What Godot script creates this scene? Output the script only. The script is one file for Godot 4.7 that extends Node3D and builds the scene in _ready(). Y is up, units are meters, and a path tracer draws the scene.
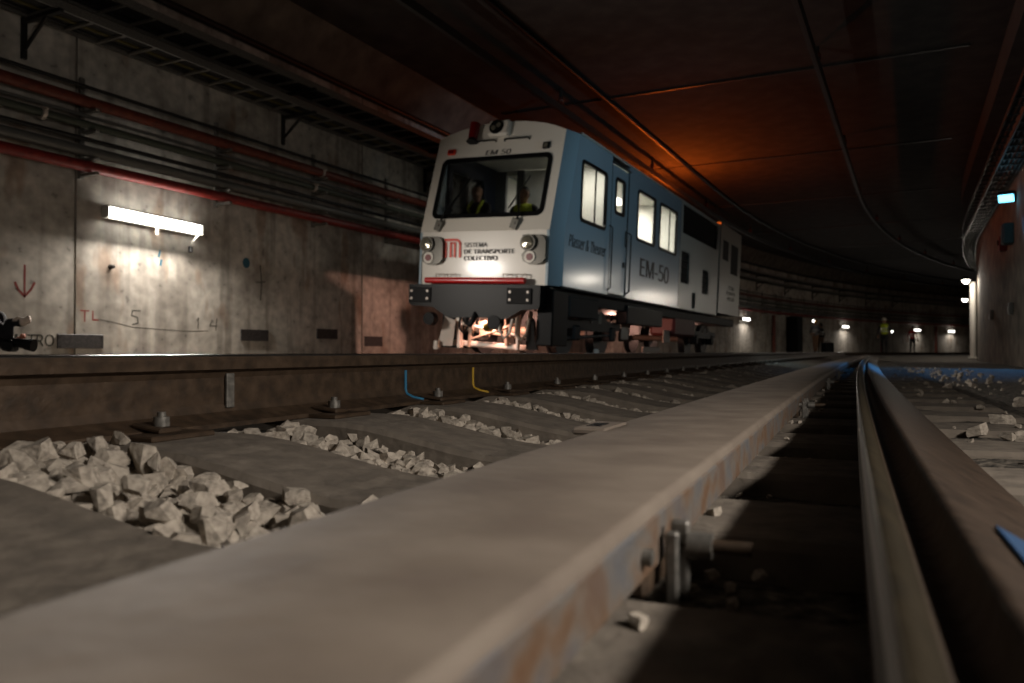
extends Node3D
# A metro tunnel at night: a measuring rail car on the far track, seen from between the rails of the near track.
# Two horizontal frames: the hall frame P(u, v, y) runs along the walls and the rail car's track (u ahead, v towards the lamp wall),
# the near-track frame N(s, v, y) runs along the track the camera rests in. Both start under the camera.

const HALL_TURN := 0.46364761
const TRACK_TURN := 0.3937
const BEND_START := 25.0
const BEND_RADIUS := 90.0
const WALL_V := 8.4
const INNER_V := -1.8
const CEILING_Y := 5.3

var mats := {}
var used_names := {}
var rng := RandomNumberGenerator.new()


class Shape:
	var v := PackedVector3Array()
	var n := PackedVector3Array()
	var t := PackedVector2Array()
	var c := PackedColorArray()
	var tint := Color(1, 1, 1)
	var colored := false

	func put(a: Vector3, na: Vector3, ua: Vector2) -> void:
		v.append(a)
		n.append(na)
		t.append(ua)
		c.append(tint)

	# a, b, c in any order; the hint says which way the face looks
	func tri3(a: Vector3, b: Vector3, d: Vector3, na: Vector3, nb: Vector3, nd: Vector3, ua := Vector2.ZERO, ub := Vector2.ZERO, ud := Vector2.ZERO) -> void:
		if (b - a).cross(d - a).dot(na + nb + nd) > 0.0:
			put(a, na, ua)
			put(d, nd, ud)
			put(b, nb, ub)
		else:
			put(a, na, ua)
			put(b, nb, ub)
			put(d, nd, ud)

	func quad(a: Vector3, b: Vector3, d: Vector3, e: Vector3, hint: Vector3, ua := Vector2(0, 0), ub := Vector2(1, 0), ud := Vector2(1, 1), ue := Vector2(0, 1)) -> void:
		var g := (b - a).cross(d - a)
		if g.length() < 1e-12:
			g = (d - a).cross(e - a)
		g = g.normalized()
		if g.dot(hint) < 0.0:
			g = -g
		tri3(a, b, d, g, g, g, ua, ub, ud)
		tri3(a, d, e, g, g, g, ua, ud, ue)

	func quadn(a: Vector3, b: Vector3, d: Vector3, e: Vector3, na: Vector3, nb: Vector3, nd: Vector3, ne: Vector3) -> void:
		tri3(a, b, d, na, nb, nd)
		tri3(a, d, e, na, nd, ne)

	func box(at: Vector3, size: Vector3, turn := Basis(), bevel := 0.0) -> Shape:
		var h := size * 0.5
		var k := minf(bevel, minf(h.x, minf(h.y, h.z)) * 0.9)
		for axis in 3:
			for s in [-1.0, 1.0]:
				var a1 := (axis + 1) % 3
				var a2 := (axis + 2) % 3
				var q := []
				for w in [[-1, -1], [1, -1], [1, 1], [-1, 1]]:
					var p := Vector3()
					p[axis] = s * h[axis]
					p[a1] = w[0] * (h[a1] - k)
					p[a2] = w[1] * (h[a2] - k)
					q.append(at + turn * p)
				var hint := Vector3()
				hint[axis] = s
				quad(q[0], q[1], q[2], q[3], turn * hint)
		if k > 0.0:
			for axis in 3:
				var a1 := (axis + 1) % 3
				var a2 := (axis + 2) % 3
				for s1 in [-1.0, 1.0]:
					for s2 in [-1.0, 1.0]:
						var q := []
						for w in [[-1, 0], [1, 0], [1, 1], [-1, 1]]:
							var p := Vector3()
							p[axis] = w[0] * (h[axis] - k)
							p[a1] = s1 * (h[a1] - (k if w[1] == 1 else 0.0))
							p[a2] = s2 * (h[a2] - (0.0 if w[1] == 1 else k))
							q.append(at + turn * p)
						var hint := Vector3()
						hint[a1] = s1
						hint[a2] = s2
						quad(q[0], q[1], q[2], q[3], turn * hint)
			for sx in [-1.0, 1.0]:
				for sy in [-1.0, 1.0]:
					for sz in [-1.0, 1.0]:
						var s := Vector3(sx, sy, sz)
						var hint: Vector3 = (turn * s).normalized()
						var p0 := at + turn * (s * Vector3(h.x, h.y - k, h.z - k))
						var p1 := at + turn * (s * Vector3(h.x - k, h.y, h.z - k))
						var p2 := at + turn * (s * Vector3(h.x - k, h.y - k, h.z))
						tri3(p0, p1, p2, hint, hint, hint)
		return self

	func cyl(p0: Vector3, p1: Vector3, r0: float, r1 := -1.0, seg := 12, caps := true) -> Shape:
		if r1 < 0.0:
			r1 = r0
		var d := (p1 - p0).normalized()
		var a := d.cross(Vector3.UP if absf(d.y) < 0.9 else Vector3.RIGHT).normalized()
		var b := d.cross(a)
		for i in seg:
			var w0 := TAU * i / seg
			var w1 := TAU * (i + 1) / seg
			var n0 := a * cos(w0) + b * sin(w0)
			var n1 := a * cos(w1) + b * sin(w1)
			quadn(p0 + n0 * r0, p0 + n1 * r0, p1 + n1 * r1, p1 + n0 * r1, n0, n1, n1, n0)
			if caps:
				tri3(p0, p0 + n0 * r0, p0 + n1 * r0, -d, -d, -d)
				tri3(p1, p1 + n0 * r1, p1 + n1 * r1, d, d, d)
		return self

	func tube(path: Array, r: float, seg := 10, caps := true) -> Shape:
		var rings := []
		var side := Vector3.ZERO
		for i in path.size():
			var d: Vector3 = (path[mini(i + 1, path.size() - 1)] - path[maxi(i - 1, 0)]).normalized()
			if side == Vector3.ZERO:
				side = d.cross(Vector3.UP if absf(d.y) < 0.9 else Vector3.RIGHT).normalized()
			side = (side - d * side.dot(d)).normalized()
			var b := d.cross(side)
			var ring := []
			for j in seg:
				ring.append(side * cos(TAU * j / seg) + b * sin(TAU * j / seg))
			rings.append(ring)
		for i in path.size() - 1:
			for j in seg:
				var k := (j + 1) % seg
				quadn(path[i] + rings[i][j] * r, path[i] + rings[i][k] * r, path[i + 1] + rings[i + 1][k] * r, path[i + 1] + rings[i + 1][j] * r, rings[i][j], rings[i][k], rings[i + 1][k], rings[i + 1][j])
		if caps:
			for e in [0, path.size() - 1]:
				var o: int = 1 if e == 0 else e - 1
				var d: Vector3 = (path[e] - path[o]).normalized()
				for j in seg:
					tri3(path[e], path[e] + rings[e][j] * r, path[e] + rings[e][(j + 1) % seg] * r, d, d, d)
		return self

	# profile: closed outline in (across, up); path of points with a right-hand vector each
	func sweep(profile: PackedVector2Array, path: Array, rights: Array, smooth := false, caps := true, uvs := 0.0) -> Shape:
		var m := profile.size()
		var area := 0.0
		for j in m:
			area += profile[j].cross(profile[(j + 1) % m])
		var sgn := 1.0 if area > 0.0 else -1.0
		var en := []
		for j in m:
			var e := profile[(j + 1) % m] - profile[j]
			en.append((Vector2(e.y, -e.x) * sgn).normalized())
		var run := 0.0
		for i in path.size() - 1:
			var step: float = path[i].distance_to(path[i + 1])
			var across := 0.0
			for j in m:
				var k := (j + 1) % m
				var p := profile[j]
				var q := profile[k]
				var np: Vector2 = en[j]
				var nq: Vector2 = en[j]
				if smooth:
					np = (en[j] + en[(j + m - 1) % m]).normalized()
					nq = (en[j] + en[k]).normalized()
				var r0: Vector3 = rights[i]
				var r1: Vector3 = rights[i + 1]
				var a: Vector3 = path[i] + r0 * p.x + Vector3.UP * p.y
				var b: Vector3 = path[i] + r0 * q.x + Vector3.UP * q.y
				var d: Vector3 = path[i + 1] + r1 * q.x + Vector3.UP * q.y
				var e: Vector3 = path[i + 1] + r1 * p.x + Vector3.UP * p.y
				var na := (r0 * np.x + Vector3.UP * np.y).normalized()
				var nb := (r0 * nq.x + Vector3.UP * nq.y).normalized()
				var w := p.distance_to(q)
				tri3(a, b, d, na, nb, nb, Vector2(run, across) * uvs, Vector2(run, across + w) * uvs, Vector2(run + step, across + w) * uvs)
				tri3(a, d, e, na, nb, na, Vector2(run, across) * uvs, Vector2(run + step, across + w) * uvs, Vector2(run + step, across) * uvs)
				across += w
			run += step
		if caps:
			var tris := Geometry2D.triangulate_polygon(profile)
			for e in [0, path.size() - 1]:
				var o: int = 1 if e == 0 else e - 1
				var d: Vector3 = (path[e] - path[o]).normalized()
				for i in range(0, tris.size(), 3):
					var q := []
					for w in 3:
						var pp := profile[tris[i + w]]
						q.append(path[e] + rights[e] * pp.x + Vector3.UP * pp.y)
					tri3(q[0], q[1], q[2], d, d, d)
		return self

	# polygon in the xy plane of the transform, pulled out along its z by depth
	func extrude(poly: PackedVector2Array, at: Transform3D, depth: float) -> Shape:
		var tris := Geometry2D.triangulate_polygon(poly)
		var area := 0.0
		for j in poly.size():
			area += poly[j].cross(poly[(j + 1) % poly.size()])
		var sgn := 1.0 if area > 0.0 else -1.0
		for z in [0.0, depth]:
			var hint := at.basis.z * (1.0 if z == maxf(depth, 0.0) else -1.0)
			for i in range(0, tris.size(), 3):
				var q := []
				for w in 3:
					q.append(at * Vector3(poly[tris[i + w]].x, poly[tris[i + w]].y, z))
				tri3(q[0], q[1], q[2], hint, hint, hint)
		for j in poly.size():
			var p := poly[j]
			var q := poly[(j + 1) % poly.size()]
			var e := (q - p) * sgn
			quad(at * Vector3(p.x, p.y, 0), at * Vector3(q.x, q.y, 0), at * Vector3(q.x, q.y, depth), at * Vector3(p.x, p.y, depth), at.basis * Vector3(e.y, -e.x, 0))
		return self

	# a frame between two outlines with the same number of points
	func ring(outer: PackedVector2Array, inner: PackedVector2Array, at: Transform3D, depth: float) -> Shape:
		var m := outer.size()
		for j in m:
			var k := (j + 1) % m
			for z in [0.0, depth]:
				var hint := at.basis.z * (1.0 if z == maxf(depth, 0.0) else -1.0)
				quad(at * Vector3(outer[j].x, outer[j].y, z), at * Vector3(outer[k].x, outer[k].y, z), at * Vector3(inner[k].x, inner[k].y, z), at * Vector3(inner[j].x, inner[j].y, z), hint)
			var eo := outer[k] - outer[j]
			var mid := (outer[j] + outer[k]) * 0.5 - (inner[j] + inner[k]) * 0.5
			var no := Vector2(eo.y, -eo.x)
			if no.dot(mid) < 0.0:
				no = -no
			quad(at * Vector3(outer[j].x, outer[j].y, 0), at * Vector3(outer[k].x, outer[k].y, 0), at * Vector3(outer[k].x, outer[k].y, depth), at * Vector3(outer[j].x, outer[j].y, depth), at.basis * Vector3(no.x, no.y, 0))
			quad(at * Vector3(inner[j].x, inner[j].y, 0), at * Vector3(inner[k].x, inner[k].y, 0), at * Vector3(inner[k].x, inner[k].y, depth), at * Vector3(inner[j].x, inner[j].y, depth), at.basis * Vector3(-no.x, -no.y, 0))
		return self

	# profile of (radius, height) turned round the transform's y axis
	func lathe(profile: PackedVector2Array, at: Transform3D, seg := 20) -> Shape:
		for i in profile.size() - 1:
			var p := profile[i]
			var q := profile[i + 1]
			var e := q - p
			var nn := Vector2(e.y, -e.x).normalized()
			for j in seg:
				var w0 := TAU * j / seg
				var w1 := TAU * (j + 1) / seg
				var c0 := Vector3(cos(w0), 0, sin(w0))
				var c1 := Vector3(cos(w1), 0, sin(w1))
				var n0 := at.basis * (c0 * nn.x + Vector3.UP * nn.y)
				var n1 := at.basis * (c1 * nn.x + Vector3.UP * nn.y)
				quadn(at * (c0 * p.x + Vector3.UP * p.y), at * (c1 * p.x + Vector3.UP * p.y), at * (c1 * q.x + Vector3.UP * q.y), at * (c0 * q.x + Vector3.UP * q.y), n0, n1, n1, n0)
		return self

	# a plate at right angles to x with rectangular holes [z0, z1, y0, y1]
	func holed(x0: float, x1: float, zr: Vector2, yr: Vector2, holes: Array) -> Shape:
		var zs := [zr.x, zr.y]
		var ys := [yr.x, yr.y]
		for h in holes:
			zs.append_array([h[0], h[1]])
			ys.append_array([h[2], h[3]])
		zs.sort()
		ys.sort()
		for i in zs.size() - 1:
			for j in ys.size() - 1:
				if zs[i + 1] - zs[i] < 1e-5 or ys[j + 1] - ys[j] < 1e-5:
					continue
				var zm: float = (zs[i] + zs[i + 1]) / 2.0
				var ym: float = (ys[j] + ys[j + 1]) / 2.0
				var open := false
				for h in holes:
					if zm > h[0] and zm < h[1] and ym > h[2] and ym < h[3]:
						open = true
				if open:
					continue
				for x in [x0, x1]:
					quad(Vector3(x, ys[j], zs[i]), Vector3(x, ys[j], zs[i + 1]), Vector3(x, ys[j + 1], zs[i + 1]), Vector3(x, ys[j + 1], zs[i]), Vector3(1.0 if x == maxf(x0, x1) else -1.0, 0, 0))
		return self

	func mesh() -> ArrayMesh:
		var a := []
		a.resize(Mesh.ARRAY_MAX)
		a[Mesh.ARRAY_VERTEX] = v
		a[Mesh.ARRAY_NORMAL] = n
		a[Mesh.ARRAY_TEX_UV] = t
		if colored:
			a[Mesh.ARRAY_COLOR] = c
		var m := ArrayMesh.new()
		m.add_surface_from_arrays(Mesh.PRIMITIVE_TRIANGLES, a)
		return m


# ---------------------------------------------------------------- frames

func P(u: float, v: float, y: float) -> Vector3:
	var uu := u
	var vv := v
	if u > BEND_START:
		var a := (u - BEND_START) / BEND_RADIUS
		uu = BEND_START + (BEND_RADIUS + v) * sin(a)
		vv = -BEND_RADIUS + (BEND_RADIUS + v) * cos(a)
	var sn := sin(HALL_TURN)
	var cs := cos(HALL_TURN)
	return Vector3(uu * sn - vv * cs, y, -(uu * cs + vv * sn))


func hall_angle(u: float) -> float:
	return HALL_TURN + maxf(0.0, (u - BEND_START) / BEND_RADIUS)


func hall_right(u: float) -> Vector3:
	var a := hall_angle(u)
	return Vector3(cos(a), 0, sin(a))


func drift(s: float) -> float:
	return 0.0052 * pow(maxf(s, 0.0), 1.5)


func N(s: float, v: float, y: float) -> Vector3:
	var vv := v - drift(s)
	var sn := sin(TRACK_TURN)
	var cs := cos(TRACK_TURN)
	return Vector3(s * sn - vv * cs, y, -(s * cs + vv * sn))


func track_angle(s: float) -> float:
	return TRACK_TURN + atan(0.0078 * sqrt(maxf(s, 0.0)))


func track_right(s: float) -> Vector3:
	var a := track_angle(s)
	return Vector3(cos(a), 0, sin(a))


func near_v(p: Vector3) -> float:   # how far to the side of the near track's zero line a point lies
	var sn := sin(TRACK_TURN)
	var cs := cos(TRACK_TURN)
	var s := p.x * sn - p.z * cs
	return -(p.x * cs + p.z * sn) + drift(s)


func hall_path(u0: float, u1: float, v: float, y: float, step := 2.0) -> Array:
	var path := []
	var rights := []
	var count := maxi(1, int(ceil((u1 - u0) / step)))
	for i in count + 1:
		var u := lerpf(u0, u1, float(i) / count)
		path.append(P(u, v, y))
		rights.append(hall_right(u))
	return [path, rights]


func track_path(s0: float, s1: float, v: float, y: float) -> Array:
	var path := []
	var rights := []
	var s := s0
	while true:
		path.append(N(s, v, y))
		rights.append(track_right(s))
		if s >= s1:
			break
		s = minf(s1, s + (0.4 if s < 6.0 else 1.5))
	return [path, rights]


# ---------------------------------------------------------------- nodes

func numbered(called: String) -> String:
	var k: int = used_names.get(called, 0)
	used_names[called] = k + 1
	return called if k == 0 else "%s_%03d" % [called, k]


func obj(called: String, shape: Variant, material: Material, parent: Node = null) -> MeshInstance3D:
	var o := MeshInstance3D.new()
	o.name = called if parent else numbered(called)
	o.mesh = shape.mesh() if shape is Shape else shape
	o.material_override = material
	o.cast_shadow = GeometryInstance3D.SHADOW_CASTING_SETTING_ON
	(parent if parent else self).add_child(o, true)
	return o


func tag(o: Node, label: String, category: String, group := "") -> Node:
	o.set_meta("label", label)
	o.set_meta("category", category)
	if group:
		o.set_meta("group", group)
	return o


func thing(called: String, label: String, category: String, at := Vector3.ZERO, turn := 0.0, group := "") -> Node3D:
	var o := Node3D.new()
	o.name = numbered(called)
	add_child(o)
	o.position = at
	o.rotation.y = turn
	tag(o, label, category, group)
	return o


func struct(called: String, shape: Variant, material: Material) -> MeshInstance3D:
	var o := obj(called, shape, material)
	o.set_meta("kind", "structure")
	return o


func copy(o: Node3D, called: String) -> Node3D:
	var r: Node3D = o.duplicate()
	r.name = numbered(called)
	add_child(r)
	return r


# ---------------------------------------------------------------- materials

func noise_texture(seed_: int, frequency: float, octaves: int, colors: Array, offsets: Array, size := 512) -> NoiseTexture2D:
	var f := FastNoiseLite.new()
	f.seed = seed_
	f.frequency = frequency
	f.fractal_octaves = octaves
	var g := Gradient.new()
	g.offsets = PackedFloat32Array(offsets)
	g.colors = PackedColorArray(colors)
	var t := NoiseTexture2D.new()
	t.width = size
	t.height = size
	t.seamless = true
	t.noise = f
	t.color_ramp = g
	return t


func grey_noise(seed_: int, frequency: float, octaves: int, lo: float, hi: float, size := 512) -> NoiseTexture2D:
	return noise_texture(seed_, frequency, octaves, [Color(lo, lo, lo), Color(hi, hi, hi)], [0.15, 0.85], size)


func plain(color: Color, roughness := 0.7, metallic := 0.0, coat := 0.0) -> StandardMaterial3D:
	var m := StandardMaterial3D.new()
	m.albedo_color = color
	m.roughness = roughness
	m.metallic = metallic
	if coat > 0.0:
		m.clearcoat_enabled = true
		m.clearcoat = coat
		m.clearcoat_roughness = 0.15
	return m


func grained(texture: Texture2D, scale: float, roughness := 0.8, metallic := 0.0, relief: Texture2D = null, relief_depth := 0.0, world := true) -> StandardMaterial3D:
	var m := StandardMaterial3D.new()
	m.albedo_texture = texture
	m.uv1_triplanar = true
	m.uv1_world_triplanar = world
	m.uv1_scale = Vector3.ONE * scale
	m.roughness = roughness
	m.metallic = metallic
	if relief:
		m.heightmap_enabled = true
		m.heightmap_texture = relief
		m.heightmap_scale = relief_depth
	return m


func glowing(color: Color, strength: float) -> StandardMaterial3D:
	var m := StandardMaterial3D.new()
	m.albedo_color = Color(0.9, 0.9, 0.9)
	m.emission_enabled = true
	m.emission = color
	m.emission_energy_multiplier = strength
	return m


func pane_material(color: Color, alpha: float) -> StandardMaterial3D:
	var m := StandardMaterial3D.new()
	m.transparency = BaseMaterial3D.TRANSPARENCY_ALPHA
	m.albedo_color = Color(color.r, color.g, color.b, alpha)
	m.roughness = 0.03
	return m


# a cast concrete wall: blotches, formwork streaks, trickled stains and pores
func wall_picture(w: int, h: int, seed_: int, base: Color, dirt: Color, pale: Color) -> ImageTexture:
	var im := Image.create(w, h, false, Image.FORMAT_RGB8)
	var a := FastNoiseLite.new()
	a.seed = seed_
	a.frequency = 0.006
	a.fractal_octaves = 5
	var b := FastNoiseLite.new()
	b.seed = seed_ + 1
	b.frequency = 0.05
	b.fractal_octaves = 3
	var s := FastNoiseLite.new()
	s.seed = seed_ + 2
	s.frequency = 0.012
	s.fractal_octaves = 4
	var r := FastNoiseLite.new()
	r.seed = seed_ + 3
	r.frequency = 0.01
	r.fractal_octaves = 4
	var rust := Color(0.47, 0.36, 0.28)
	for y in h:
		for x in w:
			var k := a.get_noise_2d(x, y)
			var st := s.get_noise_2d(x * 2.2, y * 0.12)
			var fine := b.get_noise_2d(x, y)
			var col := base.lerp(pale, clampf(k * 1.6 + 0.1, 0.0, 1.0))
			col = col.lerp(dirt, clampf(-k * 1.5 - 0.05, 0.0, 0.85))
			col = col.lerp(dirt, clampf(st * 1.7 - 0.25, 0.0, 0.6))
			col = col.lerp(rust, clampf(r.get_noise_2d(x * 1.4, y * 0.5) * 2.0 - 0.62, 0.0, 0.45))
			var g := 1.0 + fine * 0.16
			if fine < -0.6:
				g *= 0.85
			im.set_pixel(x, y, Color(col.r * g, col.g * g, col.b * g))
	return ImageTexture.create_from_image(im)


func build_materials() -> void:
	var m := {}
	var wall_tex := wall_picture(1024, 512, 11, Color(0.69, 0.665, 0.625), Color(0.49, 0.465, 0.43), Color(0.76, 0.735, 0.695))
	var wall := StandardMaterial3D.new()
	wall.albedo_texture = wall_tex
	wall.roughness = 0.85
	m.wall = wall
	m.concrete = grained(wall_tex, 0.18, 0.85)
	m.near_black = grained(noise_texture(36, 0.012, 4, [Color(0.13, 0.12, 0.11), Color(0.17, 0.155, 0.145), Color(0.21, 0.19, 0.175)], [0.2, 0.55, 0.85]), 0.3, 0.95)  # near-black mottled tone for the ceiling and the box along it
	m.dark_concrete = grained(noise_texture(21, 0.012, 5, [Color(0.30, 0.28, 0.25), Color(0.42, 0.39, 0.35), Color(0.50, 0.46, 0.41)], [0.2, 0.55, 0.85]), 0.3, 0.9)
	var bumps := grey_noise(31, 0.03, 5, 0.0, 1.0)
	m.sleeper = grained(noise_texture(22, 0.02, 5, [Color(0.395, 0.365, 0.33), Color(0.445, 0.41, 0.37), Color(0.50, 0.465, 0.42)], [0.2, 0.5, 0.85]), 1.2, 0.9, 0.0, bumps, 0.25)
	m.stone = grained(noise_texture(23, 0.03, 4, [Color(0.50, 0.47, 0.43), Color(0.66, 0.62, 0.57), Color(0.76, 0.72, 0.66)], [0.2, 0.5, 0.85]), 4.0, 0.95, 0.0, bumps, 0.15)
	m.ballast = grained(noise_texture(24, 0.05, 5, [Color(0.20, 0.185, 0.165), Color(0.36, 0.335, 0.30), Color(0.50, 0.465, 0.42)], [0.2, 0.55, 0.85]), 0.9, 0.95, 0.0, bumps, 1.5)
	m.rust = grained(noise_texture(25, 0.02, 5, [Color(0.19, 0.15, 0.11), Color(0.27, 0.21, 0.155), Color(0.34, 0.275, 0.215)], [0.15, 0.5, 0.85]), 1.6, 0.62, 0.25, bumps, 0.15)
	m.olive_rust = grained(noise_texture(26, 0.02, 5, [Color(0.17, 0.125, 0.09), Color(0.235, 0.18, 0.135), Color(0.29, 0.235, 0.19)], [0.15, 0.5, 0.85]), 1.6, 0.6, 0.3, bumps, 0.15)
	m.dark_olive = grained(noise_texture(37, 0.02, 5, [Color(0.10, 0.085, 0.05), Color(0.15, 0.125, 0.075), Color(0.19, 0.16, 0.11)], [0.15, 0.5, 0.85]), 1.6, 0.8, 0.0, bumps, 0.12)
	m.dark_olive.metallic_specular = 0.25
	m.worn = plain(Color(0.24, 0.215, 0.18), 0.36, 0.6)
	m.deep_blue = plain(Color(0.10, 0.25, 0.40), 0.6)
	m.dark_spray = plain(Color(0.16, 0.17, 0.14), 0.8)
	m.polished = plain(Color(0.42, 0.41, 0.40), 0.28, 0.9)
	m.beam_top = grained(noise_texture(27, 0.008, 5, [Color(0.425, 0.38, 0.34), Color(0.465, 0.42, 0.375), Color(0.505, 0.46, 0.415)], [0.2, 0.5, 0.85]), 1.1, 0.75, 0.0, bumps, 0.1)
	m.beam_side = grained(noise_texture(28, 0.012, 4, [Color(0.37, 0.37, 0.38), Color(0.42, 0.395, 0.37), Color(0.43, 0.36, 0.30), Color(0.40, 0.30, 0.22)], [0.25, 0.48, 0.62, 0.8]), 1.6, 0.7, 0.1, bumps, 0.15)
	m.galvanised = grained(noise_texture(29, 0.03, 3, [Color(0.42, 0.41, 0.39), Color(0.56, 0.545, 0.52)], [0.25, 0.8]), 3.0, 0.5, 0.5)
	m.dark_steel = plain(Color(0.16, 0.155, 0.15), 0.5, 0.4)
	m.black = plain(Color(0.055, 0.055, 0.058), 0.5)
	m.black.metallic_specular = 0.25
	m.rubber = plain(Color(0.03, 0.03, 0.032), 0.45)
	m.rubber.metallic_specular = 0.3
	m.cable = plain(Color(0.075, 0.075, 0.075), 0.55)
	m.yellow_cable = plain(Color(0.30, 0.27, 0.10), 0.6)
	m.green_grey = plain(Color(0.27, 0.29, 0.25), 0.6)
	m.red_pipe = grained(noise_texture(30, 0.02, 4, [Color(0.40, 0.10, 0.085), Color(0.52, 0.145, 0.12), Color(0.56, 0.20, 0.16)], [0.2, 0.5, 0.85]), 0.8, 0.5)
	m.brown_pipe = grained(noise_texture(33, 0.02, 4, [Color(0.30, 0.12, 0.08), Color(0.42, 0.17, 0.10), Color(0.46, 0.25, 0.17)], [0.2, 0.5, 0.85]), 0.8, 0.55)
	m.grey_pipe = plain(Color(0.40, 0.40, 0.385), 0.45, 0.2)
	m.lamp_white = glowing(Color(1.0, 0.985, 0.95), 5.0)
	m.lamp_strong = glowing(Color(1.0, 0.985, 0.95), 15.0)
	m.lamp_globe = glowing(Color(1.0, 0.97, 0.92), 22.0)
	m.matt_black = plain(Color(0.022, 0.022, 0.024), 0.85)
	m.lamp_blue = glowing(Color(0.45, 0.85, 1.0), 4.0)
	m.fixture = plain(Color(0.72, 0.71, 0.68), 0.5)
	m.white_paint = plain(Color(0.80, 0.775, 0.73), 0.38, 0.0, 0.3)
	m.side_blue_grey = plain(Color(0.53, 0.605, 0.645), 0.3, 0.0, 0.7)  # blue-grey tone of the front and middle side panels
	m.rear_paint = plain(Color(0.66, 0.66, 0.62), 0.36, 0.0, 0.3)
	m.roof_paint = plain(Color(0.55, 0.54, 0.51), 0.6)
	m.charcoal = plain(Color(0.06, 0.061, 0.058), 0.45)
	m.charcoal.metallic_specular = 0.3
	m.frame_dark = plain(Color(0.10, 0.10, 0.10), 0.6, 0.2)
	m.frame_dark.metallic_specular = 0.25
	m.dusty_steel = grained(noise_texture(34, 0.05, 3, [Color(0.40, 0.34, 0.29), Color(0.66, 0.58, 0.51)], [0.25, 0.75]), 3.0, 0.6, 0.1)
	m.pale_metal = plain(Color(0.74, 0.70, 0.66), 0.45, 0.2)
	m.underframe_red = plain(Color(0.30, 0.095, 0.07), 0.6)
	m.bright_red = plain(Color(0.66, 0.045, 0.05), 0.35, 0.0, 0.4)
	m.dark_red = plain(Color(0.40, 0.03, 0.03), 0.4)
	m.logo_orange = plain(Color(0.80, 0.19, 0.06), 0.45)
	m.lettering = plain(Color(0.10, 0.10, 0.11), 0.5)
	m.grey_lettering = plain(Color(0.34, 0.33, 0.32), 0.5)
	m.lens_grey = plain(Color(0.36, 0.35, 0.32), 0.3, 0.3)
	m.lens_clear = plain(Color(0.55, 0.53, 0.47), 0.15, 0.6)
	m.glass = pane_material(Color(0.02, 0.025, 0.025), 0.06)
	m.tinted = pane_material(Color(0.008, 0.009, 0.009), 0.5)
	m.inside_white = plain(Color(0.84, 0.83, 0.79), 0.6)
	m.inside_grey = plain(Color(0.34, 0.34, 0.33), 0.6)
	m.seat_blue = plain(Color(0.10, 0.12, 0.17), 0.8)
	m.orange_glow = glowing(Color(1.0, 0.30, 0.04), 6.0)
	m.warm_glow = glowing(Color(1.0, 0.72, 0.52), 6.0)
	m.blue_paint = plain(Color(0.13, 0.42, 0.56), 0.6)
	m.yellow_paint = plain(Color(0.70, 0.56, 0.13), 0.6)
	m.red_spray = plain(Color(0.54, 0.23, 0.21), 0.8)
	m.blue_spray = plain(Color(0.17, 0.36, 0.43), 0.8)
	m.black_spray = plain(Color(0.31, 0.30, 0.27), 0.8)
	m.cover_plate = grained(noise_texture(35, 0.03, 4, [Color(0.15, 0.145, 0.145), Color(0.27, 0.25, 0.245)], [0.25, 0.8]), 1.5, 0.6)
	m.skin = plain(Color(0.62, 0.42, 0.32), 0.55)
	m.hair = plain(Color(0.05, 0.04, 0.035), 0.6)
	m.vest_yellow = plain(Color(0.66, 0.72, 0.10), 0.7)
	m.vest_red = plain(Color(0.62, 0.07, 0.06), 0.7)
	m.helmet_yellow = plain(Color(0.72, 0.50, 0.07), 0.4)
	m.helmet_white = plain(Color(0.72, 0.70, 0.64), 0.4)
	m.reflective = plain(Color(0.72, 0.72, 0.70), 0.3)
	var cloth := plain(Color(1, 1, 1), 0.85)
	cloth.vertex_color_use_as_albedo = true
	m.figure = cloth
	mats = m


# ---------------------------------------------------------------- light, camera

func build_camera() -> void:
	var env := Environment.new()
	env.background_mode = Environment.BG_COLOR
	env.background_color = Color(0, 0, 0)
	env.tonemap_mode = Environment.TONE_MAPPER_LINEAR
	env.tonemap_exposure = 1.0
	env.sdfgi_enabled = true
	env.ssao_enabled = true
	env.ssil_enabled = true
	var world := WorldEnvironment.new()
	world.name = "surroundings"
	world.environment = env
	add_child(world)
	var cam := Camera3D.new()
	cam.name = "camera"
	cam.near = 0.02
	cam.far = 400.0
	cam.fov = 46.4
	cam.keep_aspect = Camera3D.KEEP_HEIGHT
	add_child(cam)
	cam.position = Vector3(0, 0.25, 0)
	cam.rotation.x = atan(10.5 / 796.8)
	var lens := CameraAttributesPhysical.new()
	lens.frustum_focal_length = 28.0
	lens.frustum_focus_distance = 2.4
	lens.exposure_aperture = 3.9
	lens.frustum_near = 0.02
	lens.frustum_far = 400.0
	cam.attributes = lens
	cam.fov = 46.4
	cam.current = true


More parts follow.
